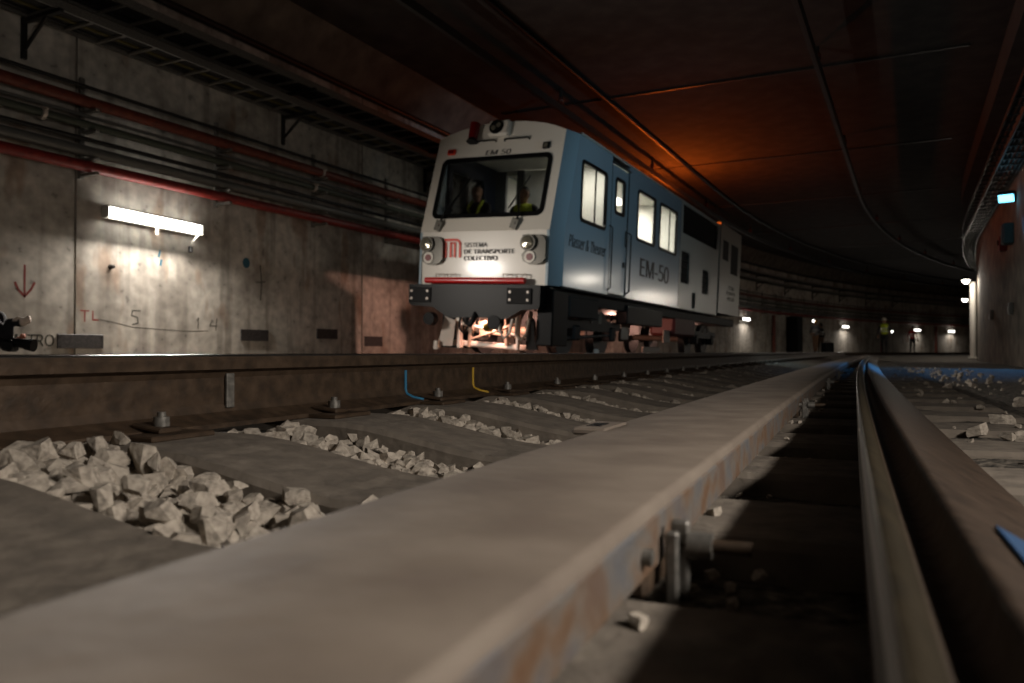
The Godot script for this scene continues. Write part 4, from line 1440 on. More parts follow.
	car.add_child(bl)
	# front fittings
	var hl := obj("roof_headlight", Shape.new().box(on_front(-0.02, 3.66, 0.04).origin, Vector3(0.38, 0.28, 0.12), on_front(0, 3.66).basis, 0.03), mats.white_paint, car)
	var hb := on_front(-0.05, 3.66, 0.1)
	obj("reflector", Shape.new().cyl(hb.origin, hb.origin + hb.basis.z * 0.02, 0.125, 0.125, 20), mats.black, hl)
	for q in [-0.045, 0.045]:
		obj("bulb", Shape.new().cyl(hb * Vector3(q, q * 0.5, 0.015), hb * Vector3(q, q * 0.5, 0.035), 0.045, 0.04, 14), mats.lens_clear, hl)
	var horn := obj("horn", Shape.new().cyl(on_front(-0.47, 3.5, 0.08).origin, on_front(-0.47, 3.76, 0.08).origin, 0.075, 0.085, 14), mats.dark_red, car)
	obj("horn_mouth", Shape.new().cyl(on_front(-0.47, 3.44, 0.08).origin, on_front(-0.47, 3.5, 0.08).origin, 0.1, 0.06, 14), mats.black, horn)
	for q in [[-0.42, -0.06], [0.09, 0.54]]:
		var t0 := on_front(q[0], 3.465, 0.0)
		var t1 := on_front(q[1], 3.465, 0.0)
		obj("grab_bar", Shape.new().tube([t0.origin, t0 * Vector3(0.02, 0, 0.05), t1 * Vector3(-0.02, 0, 0.05), t1.origin], 0.015, 8), mats.rubber, car)
	letters("EM 50", on_front(0.015, 3.275, 0.001), 0.46, 0.085, mats.lettering, car, "lettering", 0.2)
	var mk := obj("marker_lamp", Shape.new().box(on_front(-0.86, 3.32, 0.02).origin, Vector3(0.15, 0.1, 0.04), on_front(0, 3.32).basis, 0.012), mats.logo_orange, car)
	obj("marker_lens", Shape.new().box(on_front(-0.86, 3.32, 0.04).origin, Vector3(0.1, 0.06, 0.01), on_front(0, 3.32).basis, 0.004), mats.dark_red, mk)
	mk = obj("marker_lamp", Shape.new().box(on_front(0.86, 3.32, 0.02).origin, Vector3(0.12, 0.12, 0.04), on_front(0, 3.32).basis, 0.012), mats.rubber, car)
	obj("marker_lens", Shape.new().box(on_front(0.86, 3.32, 0.04).origin, Vector3(0.06, 0.07, 0.01), on_front(0, 3.32).basis, 0.004), mats.lens_clear, mk)
	for e in [-1.0, 1.0]:
		var cx: float = -0.88 if e < 0 else 0.925
		var sh := PackedVector2Array([Vector2(-0.19, 0.22), Vector2(0.08, 0.22), Vector2(0.16, 0.19), Vector2(0.2, 0.12), Vector2(0.2, -0.14), Vector2(0.15, -0.2), Vector2(0.06, -0.23), Vector2(-0.07, -0.23), Vector2(-0.17, -0.18), Vector2(-0.2, -0.08), Vector2(-0.14, -0.02), Vector2(-0.2, 0.06)])
		var lamp := obj("headlight_unit", Shape.new().extrude(sh, Transform3D(Basis(), Vector3(cx, 1.65, 0)), 0.07), mats.lens_grey, car)
		obj("headlight_ring", Shape.new().cyl(Vector3(cx - 0.08, 1.745, 0.06), Vector3(cx - 0.08, 1.745, 0.12), 0.13, 0.125, 20), mats.lens_grey, lamp)
		obj("headlight_lens", Shape.new().lathe(PackedVector2Array([Vector2(0.105, 0), Vector2(0.08, 0.02), Vector2(0, 0.03)]), Transform3D(Basis(Vector3.RIGHT, PI / 2), Vector3(cx - 0.08, 1.745, 0.12)), 20), mats.lens_clear, lamp)
		obj("tail_light_ring", Shape.new().cyl(Vector3(cx - 0.05, 1.53, 0.06), Vector3(cx - 0.05, 1.53, 0.09), 0.095, 0.09, 18), mats.white_paint, lamp)
		obj("tail_light", Shape.new().cyl(Vector3(cx - 0.05, 1.53, 0.08), Vector3(cx - 0.05, 1.53, 0.1), 0.06, 0.055, 16), mats.dark_red, lamp)
	# emblem: an arch over upright bars
	var em := Shape.new()
	var ex := -0.66
	for bx in [0.0, 0.095, 0.17, 0.265]:
		em.box(Vector3(ex + bx, 1.66, 0.003), Vector3(0.042, 0.24 if bx in [0.095, 0.17] else 0.25, 0.006))
	for i in 8:
		var a0 := PI * 0.5 * i / 8.0
		var a1 := PI * 0.5 * (i + 1) / 8.0
		var c := Vector2(ex + 0.186, 1.74)
		for q in [[0.058, 0.1]]:
			em.quad(Vector3(c.x + q[0] * cos(a0), c.y + q[0] * sin(a0), 0.006), Vector3(c.x + q[1] * cos(a0), c.y + q[1] * sin(a0), 0.006), Vector3(c.x + q[1] * cos(a1), c.y + q[1] * sin(a1), 0.006), Vector3(c.x + q[0] * cos(a1), c.y + q[0] * sin(a1), 0.006), Vector3(0, 0, 1))
	em.box(Vector3(ex + 0.09, 1.819, 0.003), Vector3(0.22, 0.042, 0.006))
	em.box(Vector3(ex + 0.13, 1.77, 0.003), Vector3(0.11, 0.03, 0.006))
	obj("emblem", em, mats.logo_orange, car)
	letters("SISTEMA", Transform3D(Basis(), Vector3(-0.11, 1.735, 0.001)), 0.42, 0.07, mats.grey_lettering, car)
	letters("DE TRANSPORTE", Transform3D(Basis(), Vector3(0.13, 1.63, 0.001)), 0.9, 0.07, mats.grey_lettering, car)
	letters("COLECTIVO", Transform3D(Basis(), Vector3(-0.02, 1.525, 0.001)), 0.6, 0.07, mats.grey_lettering, car)
	letters("Plasser & Theurer", on_side(1.2505, 1.86, -1.37), 1.66, 0.2, mats.lettering, car, "lettering", 0.2)
	letters("EM-50", on_side(1.2505, 1.78, -5.22), 2.1, 0.36, mats.lettering, car)
	for q in [["SISTEMA", 1.98, 0.9], ["DE TRANSPORTE", 1.82, 1.3], ["COLECTIVO", 1.66, 1.0]]:
		letters(q[0], on_side(1.2705, q[1], -12.95), q[2], 0.11, mats.grey_lettering, car)
	# bumper, red bar and handles
	var bp := obj("bumper", Shape.new().extrude(PackedVector2Array([Vector2(-1.24, 1.1), Vector2(-1.24, 0.8), Vector2(-1.19, 0.76), Vector2(-0.78, 0.74), Vector2(-0.5, 0.58), Vector2(0.55, 0.58), Vector2(0.8, 0.72), Vector2(1.08, 0.74), Vector2(1.1, 0.8), Vector2(1.1, 1.1)]), Transform3D(Basis(), Vector3(0, 0, -0.06)), 0.2), mats.charcoal, car)
	for q in [-1.02, 0.76]:
		obj("buffer_plate", Shape.new().box(Vector3(q, 0.93, 0.15), Vector3(0.42, 0.24, 0.03), Basis(), 0.01), mats.matt_black, bp)
		for sx in [-1.0, 1.0]:
			for sy in [-1.0, 1.0]:
				obj("bolt", Shape.new().cyl(Vector3(q + sx * 0.15, 0.93 + sy * 0.06, 0.16), Vector3(q + sx * 0.15, 0.93 + sy * 0.06, 0.18), 0.022, 0.02, 8), mats.pale_metal, bp)
	obj("red_bar", Shape.new().cyl(Vector3(-0.95, 1.165, 0.1), Vector3(0.82, 1.165, 0.1), 0.05, 0.05, 14), mats.bright_red, car)
	for q in [-0.72, -0.5, 0.5, 0.74]:
		obj("wire_handle", Shape.new().tube([Vector3(q - 0.08, 1.18, 0.02), Vector3(q - 0.08, 1.27, 0.05), Vector3(q + 0.08, 1.27, 0.05), Vector3(q + 0.08, 1.18, 0.02)], 0.01, 6), mats.pale_metal, car)
	# underframe
	obj("underframe", Shape.new().box(Vector3(0, 0.98, -7.1), Vector3(2.3, 0.22, 14.0), Basis(), 0.02), mats.frame_dark, car)
	for e in [1.0]:
		obj("corner_step", Shape.new().box(Vector3(1.1 * e, 0.62, -0.35), Vector3(0.28, 0.86, 0.6), Basis(), 0.02), mats.black, car)
	obj("side_box", Shape.new().box(Vector3(1.1, 0.83, -1.45), Vector3(0.2, 0.34, 1.3), Basis(), 0.02), mats.frame_dark, car)
	obj("side_box", Shape.new().box(Vector3(1.08, 0.82, -4.9), Vector3(0.24, 0.36, 2.4), Basis(), 0.02), mats.black, car)
	obj("fuel_tank", Shape.new().box(Vector3(0.85, 0.72, -8.3), Vector3(0.6, 0.5, 2.0), Basis(), 0.06), mats.underframe_red, car)
	for z in [-1.5, -3.3, -9.9, -11.7]:
		var ax := obj("wheelset", Shape.new().cyl(Vector3(-0.9, 0.42, z), Vector3(0.9, 0.42, z), 0.075, 0.075, 14), mats.dusty_steel, car)
		for e in [-1.0, 1.0]:
			obj("wheel", Shape.new().cyl(Vector3(0.69 * e, 0.42, z), Vector3(0.82 * e, 0.42, z), 0.42, 0.42, 28).cyl(Vector3(0.66 * e, 0.42, z), Vector3(0.69 * e, 0.42, z), 0.45, 0.45, 28).cyl(Vector3(0.82 * e, 0.42, z), Vector3(0.86 * e, 0.42, z), 0.14, 0.13, 16), mats.dark_steel, ax)
			obj("axle_box", Shape.new().box(Vector3(0.98 * e, 0.42, z), Vector3(0.18, 0.26, 0.3), Basis(), 0.03), mats.frame_dark, ax)
	for z in [-2.4, -10.8]:
		for e in [-1.0, 1.0]:
			var fr := obj("bogie_frame", Shape.new().extrude(PackedVector2Array([Vector2(-1.35, 0.5), Vector2(-1.35, 0.64), Vector2(-0.6, 0.66), Vector2(-0.4, 0.78), Vector2(0.4, 0.78), Vector2(0.6, 0.66), Vector2(1.35, 0.64), Vector2(1.35, 0.5), Vector2(0.5, 0.46), Vector2(-0.5, 0.46)]), Transform3D(Basis(Vector3.UP, PI / 2), Vector3(0.94 * e, 0, z)), 0.1), mats.black, car)
			for q in [-0.22, 0.22]:
				var coil := []
				for i in 49:
					coil.append(Vector3(0.99 * e + 0.07 * cos(i * 0.78), 0.62 + 0.0045 * i, z + q + 0.07 * sin(i * 0.78)))
				obj("spring", Shape.new().tube(coil, 0.013, 5), mats.dusty_steel, fr)
	# what hangs under the front
	var under := [
		["deflector", Shape.new().extrude(PackedVector2Array([Vector2(-0.12, 0.0), Vector2(0.12, 0.0), Vector2(0.16, 0.42), Vector2(-0.02, 0.48)]), Transform3D(Basis(Vector3.UP, 0.35), Vector3(-0.72, 0.12, -0.2)), 0.03), "pale_metal"],
		["deflector", Shape.new().extrude(PackedVector2Array([Vector2(-0.12, 0.0), Vector2(0.12, 0.0), Vector2(0.02, 0.48), Vector2(-0.16, 0.42)]), Transform3D(Basis(Vector3.UP, -0.35), Vector3(0.86, 0.12, -0.2)), 0.03), "frame_dark"],
		["spill_blocker", Shape.new().box(Vector3(-0.65, 0.4, -0.55), Vector3(0.7, 0.62, 0.02), Basis(), 0.005), "frame_dark"],  # added plate, keeps the work lamp's light off the wall ahead
		["measuring_bar", Shape.new().box(Vector3(-0.02, 0.16, -0.45), Vector3(1.36, 0.09, 0.12), Basis(Vector3(0, 0, 1), -0.03), 0.02), "pale_metal"],
		["measuring_bar", Shape.new().box(Vector3(0.02, 0.36, -0.5), Vector3(1.1, 0.07, 0.1), Basis(Vector3(0, 0, 1), -0.1), 0.02), "dusty_steel"],
		["hanger_plate", Shape.new().box(Vector3(-0.55, 0.4, -0.35), Vector3(0.07, 0.62, 0.1), Basis(Vector3(0, 0, 1), 0.06), 0.01), "pale_metal"],
		["hanger_plate", Shape.new().box(Vector3(-0.36, 0.38, -0.42), Vector3(0.06, 0.55, 0.08), Basis(Vector3(0, 0, 1), -0.12), 0.01), "dusty_steel"],
		["hanger_plate", Shape.new().box(Vector3(-0.1, 0.4, -0.36), Vector3(0.16, 0.3, 0.08), Basis(Vector3(0, 0, 1), 0.2), 0.02), "dusty_steel"],
		["hanger_plate", Shape.new().box(Vector3(0.3, 0.42, -0.36), Vector3(0.06, 0.5, 0.08), Basis(Vector3(0, 0, 1), 0.1), 0.01), "dusty_steel"],
		["hanger_plate", Shape.new().box(Vector3(0.55, 0.4, -0.3), Vector3(0.05, 0.6, 0.08), Basis(), 0.01), "pale_metal"],
		["hanger_plate", Shape.new().box(Vector3(0.74, 0.42, -0.3), Vector3(0.05, 0.6, 0.08), Basis(Vector3(0, 0, 1), -0.05), 0.01), "dusty_steel"],
		["brake_rod", Shape.new().cyl(Vector3(-0.5, 0.5, -0.3), Vector3(0.7, 0.3, -0.4), 0.025), "pale_metal"],
		["brake_rod", Shape.new().cyl(Vector3(-0.3, 0.24, -0.3), Vector3(0.5, 0.52, -0.34), 0.022), "dusty_steel"],
		["coupling_hook", Shape.new().tube([Vector3(0.0, 0.66, 0.1), Vector3(0.02, 0.56, 0.2), Vector3(-0.04, 0.47, 0.2), Vector3(-0.12, 0.5, 0.18), Vector3(-0.12, 0.58, 0.16)], 0.045, 8), "black"],
		["coupling_drum", Shape.new().cyl(Vector3(0.34, 0.52, 0.0), Vector3(0.34, 0.52, 0.16), 0.12, 0.11, 18), "black"],
		["coupling_drum", Shape.new().cyl(Vector3(-0.86, 0.55, 0.0), Vector3(-0.86, 0.55, 0.12), 0.11, 0.1, 18), "black"],
		["hose", Shape.new().tube([Vector3(0.42, 0.6, 0.08), Vector3(0.44, 0.4, 0.14), Vector3(0.52, 0.28, 0.12), Vector3(0.6, 0.38, 0.1), Vector3(0.62, 0.58, 0.06)], 0.024, 8), "pale_metal"],
		["hose", Shape.new().tube([Vector3(0.7, 0.6, 0.08), Vector3(0.72, 0.36, 0.14), Vector3(0.8, 0.26, 0.12), Vector3(0.88, 0.36, 0.1), Vector3(0.9, 0.6, 0.06)], 0.024, 8), "dusty_steel"],
		["hose", Shape.new().tube([Vector3(-0.3, 0.6, 0.06), Vector3(-0.28, 0.42, 0.12), Vector3(-0.2, 0.34, 0.12), Vector3(-0.14, 0.44, 0.1)], 0.022, 8), "black"],
		["sensor_head", Shape.new().cyl(Vector3(-0.82, 0.06, -0.1), Vector3(-0.82, 0.2, -0.1), 0.06, 0.05, 14), "pale_metal"],
		["sensor_head", Shape.new().cyl(Vector3(0.1, 0.44, -0.2), Vector3(0.1, 0.44, -0.06), 0.07, 0.06, 14), "yellow_paint"],
		["side_rod", Shape.new().cyl(Vector3(1.0, 0.3, -0.5), Vector3(1.0, 0.42, -3.6), 0.03), "dark_steel"],
		["side_lever", Shape.new().box(Vector3(1.06, 0.25, -0.55), Vector3(0.05, 0.16, 0.1), Basis(Vector3.RIGHT, 0.4), 0.02), "pale_metal"],
		["guard_iron", Shape.new().box(Vector3(1.0, 0.1, -2.6), Vector3(0.05, 0.1, 0.2), Basis(), 0.02), "pale_metal"],
		["guard_iron", Shape.new().box(Vector3(1.0, 0.14, -6.0), Vector3(0.06, 0.14, 1.2), Basis(), 0.02), "dusty_steel"],
		["mud_plate", Shape.new().box(Vector3(1.0, 0.52, -4.15), Vector3(0.03, 0.36, 0.4), Basis(), 0.01), "dusty_steel"],
		["mud_plate", Shape.new().box(Vector3(1.02, 0.45, -7.1), Vector3(0.03, 0.3, 0.55), Basis(), 0.01), "dusty_steel"],
	]
	for q in under:
		obj(q[0], q[1], mats[q[2]], car)
	# work lamps below the floor
	for q in [[Vector3(-0.15, 0.58, -0.95), 1.5], [Vector3(0.2, 0.66, -5.6), 1.5], [Vector3(0.2, 0.7, -12.4), 1.2]]:
		var at: Vector3 = q[0]
		var w := obj("work_lamp", Shape.new().lathe(PackedVector2Array([Vector2(0, -0.05), Vector2(0.035, -0.035), Vector2(0.05, 0.0), Vector2(0.035, 0.035), Vector2(0, 0.05)]), Transform3D(Basis(), at), 12), mats.warm_glow, car)
		obj("lamp_holder", Shape.new().cyl(at + Vector3(0, 0.055, 0), Vector3(at.x, 0.88, at.z), 0.03, 0.03, 10), mats.black, w)
		var l := OmniLight3D.new()
		l.name = "work_light"
		l.position = at
		l.light_color = Color(1.0, 0.75, 0.66)
		l.light_energy = q[1]
		l.light_size = 0.04
		l.omni_range = 40.0
		l.omni_attenuation = 2.0
		l.shadow_enabled = true
		car.add_child(l)
	var shade := obj("fill_lamp_shade", Shape.new().cyl(Vector3(0.05, 0.84, -0.12), Vector3(0.05, 0.74, -0.15), 0.05, 0.1, 16, false), mats.black, car)  # added fill lamp hidden behind the bumper, brightens the parts hanging below
	obj("fill_lamp", Shape.new().lathe(PackedVector2Array([Vector2(0, 0.72), Vector2(0.05, 0.74), Vector2(0.05, 0.78), Vector2(0, 0.8)]), Transform3D(Basis(), Vector3(0.05, 0, -0.14)), 12), mats.warm_glow, shade)
	var fl := SpotLight3D.new()
	fl.name = "fill_light"
	fl.light_color = Color(1.0, 0.75, 0.66)
	fl.light_energy = 4.5
	fl.light_size = 0.05
	fl.spot_angle = 66.0
	fl.spot_range = 30.0
	fl.spot_attenuation = 2.0
	fl.shadow_enabled = true
	car.add_child(fl)
	fl.transform = Transform3D(Basis.looking_at(Vector3(0.0, -0.72, -0.7), Vector3.UP), Vector3(0.05, 0.7, -0.14))
	# inside
	obj("floor_plate", Shape.new().box(Vector3(0, 1.15, -6.0), Vector3(2.36, 0.06, 11.0)), mats.inside_grey, car)
	obj("lining", Shape.new().box(Vector3(-1.17, 2.3, -4.82), Vector3(0.03, 2.3, 4.3)).box(Vector3(0, 3.5, -4.2), Vector3(2.36, 0.03, 6.6)).box(Vector3(0, 2.3, -7.0), Vector3(2.36, 2.4, 0.04)), mats.inside_white, car)
	obj("partition", Shape.new().box(Vector3(0.3, 2.3, -2.62), Vector3(1.78, 2.3, 0.04)).box(Vector3(-0.83, 3.42, -2.62), Vector3(0.3, 0.1, 0.04)), mats.inside_white, car)
	obj("door_post", Shape.new().box(Vector3(-0.64, 2.3, -2.58), Vector3(0.14, 2.3, 0.08)).box(Vector3(-1.07, 2.3, -2.6), Vector3(0.24, 2.3, 0.08)), mats.inside_grey, car)
	obj("cab_lining", Shape.new().holed(-1.2, -1.17, Vector2(-2.56, -0.86), Vector2(1.2, 3.48), [[-2.1, -0.97, 2.24, 3.18]]), mats.seat_blue, car)
	obj("dashboard", Shape.new().box(Vector3(0, 1.75, -0.45), Vector3(2.2, 0.8, 0.6), Basis(), 0.08), mats.black, car)
	obj("desk", Shape.new().box(Vector3(-0.75, 1.95, -4.9), Vector3(0.8, 0.06, 3.8), Basis(), 0.01), mats.inside_grey, car)
	for z in [-4.3, -5.9]:
		var sc := obj("instrument_rack", Shape.new().box(Vector3(-0.85, 2.22, z), Vector3(0.5, 0.5, 0.7), Basis(), 0.03), mats.dark_steel, car)
		obj("screen_bezel", Shape.new().box(Vector3(-0.59, 2.24, z), Vector3(0.02, 0.4, 0.55), Basis(), 0.006), mats.black, sc)
	for q in [Vector3(-0.75, 1.88, -1.3), Vector3(0.08, 1.84, -1.42)]:
		var st := obj("cab_seat", Shape.new().box(q, Vector3(0.46, 0.12, 0.46), Basis(), 0.04), mats.seat_blue, car)
		obj("seat_back", Shape.new().box(q + Vector3(0, 0.36, -0.24), Vector3(0.44, 0.6, 0.1), Basis(Vector3.RIGHT, -0.12), 0.04), mats.seat_blue, st)
		obj("seat_post", Shape.new().cyl(q + Vector3(0, -0.06, 0), Vector3(q.x, 1.18, q.z), 0.06), mats.black, st)
	for q in [[-4.8, 9.0], [-6.1, 9.0], [-1.9, 2.6]]:
		var lx := 0.0 if q[0] < -2.0 else 0.75
		obj("ceiling_lamp", Shape.new().box(Vector3(lx, 3.455, q[0]), Vector3(0.3, 0.05, 0.9 if q[0] < -2.0 else 0.4), Basis(), 0.015), mats.lamp_white, car)
		var l := AreaLight3D.new()
		l.name = "ceiling_light"
		l.area_size = Vector2(0.28, 0.8 if q[0] < -2.0 else 0.36)
		l.light_energy = q[1]
		l.light_color = Color(1.0, 0.98, 0.93)
		l.shadow_enabled = true
		l.area_range = 30.0
		l.transform = Transform3D(Basis(Vector3.RIGHT, -PI / 2), Vector3(lx, 3.42, q[0]))
		car.add_child(l)


# ---------------------------------------------------------------- people

# one skin over tapered bones: [from, to, radius, radius, colour]
func figure(bones: Array, cell: float, blend: float) -> Shape:
	var lo := Vector3.INF
	var hi := -Vector3.INF
	for b in bones:
		var r: float = maxf(b[2], b[3]) + cell * 3.0
		for k in 2:
			lo = lo.min(b[k] - Vector3.ONE * r)
			hi = hi.max(b[k] + Vector3.ONE * r)
	var nx := int(ceil((hi.x - lo.x) / cell)) + 1
	var ny := int(ceil((hi.y - lo.y) / cell)) + 1
	var nz := int(ceil((hi.z - lo.z) / cell)) + 1
	var field := PackedFloat32Array()
	field.resize(nx * ny * nz)
	field.fill(1.0)
	for b in bones:
		var r: float = maxf(b[2], b[3]) + maxf(cell * 2.0, blend)
		var blo: Vector3 = (b[0].min(b[1]) - Vector3.ONE * r - lo) / cell
		var bhi: Vector3 = (b[0].max(b[1]) + Vector3.ONE * r - lo) / cell
		var axis: Vector3 = b[1] - b[0]
		var len2 := maxf(axis.length_squared(), 1e-9)
		for z in range(maxi(0, int(blo.z)), mini(nz, int(bhi.z) + 2)):
			for y in range(maxi(0, int(blo.y)), mini(ny, int(bhi.y) + 2)):
				for x in range(maxi(0, int(blo.x)), mini(nx, int(bhi.x) + 2)):
					var p := lo + Vector3(x, y, z) * cell
					var h := clampf((p - b[0]).dot(axis) / len2, 0.0, 1.0)
					var d: float = p.distance_to(b[0] + axis * h) - lerpf(b[2], b[3], h)
					var i := (z * ny + y) * nx + x
					var o := field[i]
					var k := clampf(0.5 + 0.5 * (o - d) / blend, 0.0, 1.0)
					field[i] = lerpf(o, d, k) - blend * k * (1.0 - k)
	var at := {}
	var pts := PackedVector3Array()
	for z in nz - 1:
		for y in ny - 1:
			for x in nx - 1:
				var i := (z * ny + y) * nx + x
				var v := [field[i], field[i + 1], field[i + nx], field[i + nx + 1], field[i + nx * ny], field[i + nx * ny + 1], field[i + nx * ny + nx], field[i + nx * ny + nx + 1]]
				var inside := 0
				for w in v:
					if w < 0.0:
						inside += 1
				if inside == 0 or inside == 8:
					continue
				var sum := Vector3.ZERO
				var n := 0
				for e in [[0, 1], [2, 3], [4, 5], [6, 7], [0, 2], [1, 3], [4, 6], [5, 7], [0, 4], [1, 5], [2, 6], [3, 7]]:
					var a: float = v[e[0]]
					var b: float = v[e[1]]
					if (a < 0.0) != (b < 0.0):
						var t := a / (a - b)
						var pa := Vector3(e[0] & 1, (e[0] >> 1) & 1, e[0] >> 2)
						var pb := Vector3(e[1] & 1, (e[1] >> 1) & 1, e[1] >> 2)
						sum += pa.lerp(pb, t)
						n += 1
				at[i] = pts.size()
				pts.append(lo + (Vector3(x, y, z) + sum / n) * cell)
	var quads := []
	for i in at:
		var x: int = i % nx
		var y: int = (i / nx) % ny
		var z: int = i / (nx * ny)
		var f0 := field[i]
		if y > 0 and z > 0 and (f0 < 0.0) != (field[i + 1] < 0.0):
			quads.append([i, i - nx, i - nx - nx * ny, i - nx * ny])
		if x > 0 and z > 0 and (f0 < 0.0) != (field[i + nx] < 0.0):
			quads.append([i, i - 1, i - 1 - nx * ny, i - nx * ny])
		if x > 0 and y > 0 and (f0 < 0.0) != (field[i + nx * ny] < 0.0):
			quads.append([i, i - 1, i - 1 - nx, i - nx])
	var normals := PackedVector3Array()
	normals.resize(pts.size())
	var colors := PackedColorArray()
	colors.resize(pts.size())
	for i in at:
		var p := pts[at[i]]
		var best := 1e9
		var s := 0.0
		var grad := Vector3.ZERO
		for k in 2:
			for j in 2:
				grad += Vector3(field[i + 1 + k * nx + j * nx * ny] - field[i + k * nx + j * nx * ny], field[i + nx + k + j * nx * ny] - field[i + k + j * nx * ny], field[i + nx * ny + k + j * nx] - field[i + k + j * nx])
		normals[at[i]] = grad.normalized()
		for b in bones:
			var axis: Vector3 = b[1] - b[0]
			var h := clampf((p - b[0]).dot(axis) / maxf(axis.length_squared(), 1e-9), 0.0, 1.0)
			var d: float = p.distance_to(b[0] + axis * h) - lerpf(b[2], b[3], h)
			if d < best:
				best = d
				colors[at[i]] = b[4]
	var sh := Shape.new()
	sh.colored = true
	for q in quads:
		if not (at.has(q[1]) and at.has(q[2]) and at.has(q[3])):
			continue
		var id := [at[q[0]], at[q[1]], at[q[2]], at[q[3]]]
		for tri in [[0, 1, 2], [0, 2, 3]]:
			var a: int = id[tri[0]]
			var b: int = id[tri[1]]
			var c: int = id[tri[2]]
			sh.tint = colors[a]
			var start := sh.v.size()
			sh.tri3(pts[a], pts[b], pts[c], normals[a], normals[b], normals[c])
			for w in 3:
				for id2 in [a, b, c]:
					if sh.v[start + w] == pts[id2]:
						sh.c[start + w] = colors[id2]
	return sh


func hand_bones(wrist: Vector3, along: Vector3, across: Vector3, skin: Color, curl := 0.5) -> Array:
	var up := along.cross(across).normalized()
	var out := [[wrist, wrist + along * 0.085, 0.028, 0.036, skin]]
	for k in 4:
		var root := wrist + along * 0.085 + across * (0.03 - 0.02 * k)
		var l: float = [0.04, 0.046, 0.043, 0.034][k]
		var mid := root + along * l - up * l * curl * 0.5
		out.append([root, mid, 0.0095, 0.009, skin])
		out.append([mid, mid + (along * (1.0 - curl) - up * curl).normalized() * l * 0.8, 0.009, 0.008, skin])
	var th := wrist + along * 0.03 + across * 0.035
	out.append([th, th + (along + across * 0.8).normalized() * 0.04, 0.012, 0.011, skin])
	out.append([th + (along + across * 0.8).normalized() * 0.04, th + (along + across * 0.8).normalized() * 0.04 + (along - up * 0.4).normalized() * 0.03, 0.011, 0.009, skin])
	return out


func head_bones(at: Vector3, look: Vector3, skin: Color, hair: Color) -> Array:
	var side := look.cross(Vector3.UP).normalized()
	return [
		[at + Vector3(0, -0.02, 0), at + Vector3(0, 0.05, 0) - look * 0.01, 0.078, 0.088, skin],
		[at + Vector3(0, -0.08, 0) + look * 0.035, at + Vector3(0, -0.04, 0) + look * 0.03, 0.045, 0.06, skin],
		[at + look * 0.085 + Vector3(0, 0.01, 0), at + look * 0.108 + Vector3(0, -0.02, 0), 0.011, 0.016, skin],
		[at + side * 0.085, at + side * 0.087 + Vector3(0, 0.03, 0), 0.013, 0.016, skin],
		[at - side * 0.085, at - side * 0.087 + Vector3(0, 0.03, 0), 0.013, 0.016, skin],
		[at + Vector3(0, 0.075, 0) - look * 0.025, at + Vector3(0, 0.02, 0) - look * 0.05, 0.088, 0.082, hair],
	]


# a standing worker; local -z is where the body faces
func worker(label: String, at: Vector3, turn: float, vest: Material, helmet: Material, trousers: Color, jacket: Color, arms: Array, height := 1.0) -> Node3D:
	var t := thing("person", label, "person", at, turn, "workers far down the track")
	t.scale = Vector3.ONE * height
	var skin := Color(0.30, 0.17, 0.11)
	var look := Vector3(0, -0.05, -1).normalized()
	var b := [
		[Vector3(0, 0.95, 0), Vector3(0, 1.12, 0), 0.135, 0.125, trousers],
		[Vector3(0, 1.12, 0), Vector3(0, 1.36, 0), 0.13, 0.155, jacket],
		[Vector3(-0.15, 1.42, 0), Vector3(0.15, 1.42, 0), 0.075, 0.075, jacket],
		[Vector3(0, 1.42, 0), Vector3(0, 1.56, -0.01), 0.055, 0.05, skin],
	]
	for e in [-1.0, 1.0]:
		var k := 0 if e < 0.0 else 1
		b.append([Vector3(0.09 * e, 0.92, 0), Vector3(0.10 * e, 0.5, -0.03 + 0.05 * e), 0.095, 0.062, trousers])
		b.append([Vector3(0.10 * e, 0.5, -0.03 + 0.05 * e), Vector3(0.10 * e, 0.1, 0.02 + 0.1 * e), 0.062, 0.045, trousers])
		b.append([Vector3(0.10 * e, 0.05, 0.04 + 0.1 * e), Vector3(0.11 * e, 0.035, -0.14 + 0.1 * e), 0.045, 0.038, Color(0.02, 0.018, 0.016)])
		var elbow: Vector3 = arms[k][0]
		var wrist: Vector3 = arms[k][1]
		b.append([Vector3(0.19 * e, 1.41, 0), elbow, 0.058, 0.045, jacket])
		b.append([elbow, wrist, 0.045, 0.03, jacket])
		b.append_array(hand_bones(wrist, (wrist - elbow).normalized(), Vector3(0, 0, -1).cross((wrist - elbow).normalized()).normalized(), skin, 0.6))
	b.append_array(head_bones(Vector3(0, 1.64, -0.015), look, skin, Color(0.02, 0.015, 0.012)))
	obj("body", figure(b, 0.026, 0.03), mats.figure, t)
	var v := figure([[Vector3(0, 1.02, 0), Vector3(0, 1.36, 0), 0.152, 0.172, Color(1, 1, 1)], [Vector3(-0.13, 1.41, 0), Vector3(0.13, 1.41, 0), 0.09, 0.09, Color(1, 1, 1)]], 0.03, 0.03)
	var ves := obj("vest", v, vest, t)
	for y in [1.1, 1.24]:
		obj("reflective_band", Shape.new().cyl(Vector3(0, y, 0), Vector3(0, y + 0.05, 0), 0.17, 0.176, 18, false), mats.reflective, ves)
	var hel := obj("helmet", Shape.new().lathe(PackedVector2Array([Vector2(0.15, 0.0), Vector2(0.145, 0.012), Vector2(0.118, 0.016), Vector2(0.112, 0.07), Vector2(0.08, 0.125), Vector2(0, 0.145)]), Transform3D(Basis(), Vector3(0, 1.69, -0.01)), 18), helmet, t)
	obj("peak", Shape.new().box(Vector3(0, 1.697, -0.16), Vector3(0.15, 0.012, 0.08), Basis(Vector3.RIGHT, -0.15), 0.004), helmet, hel)
	return t


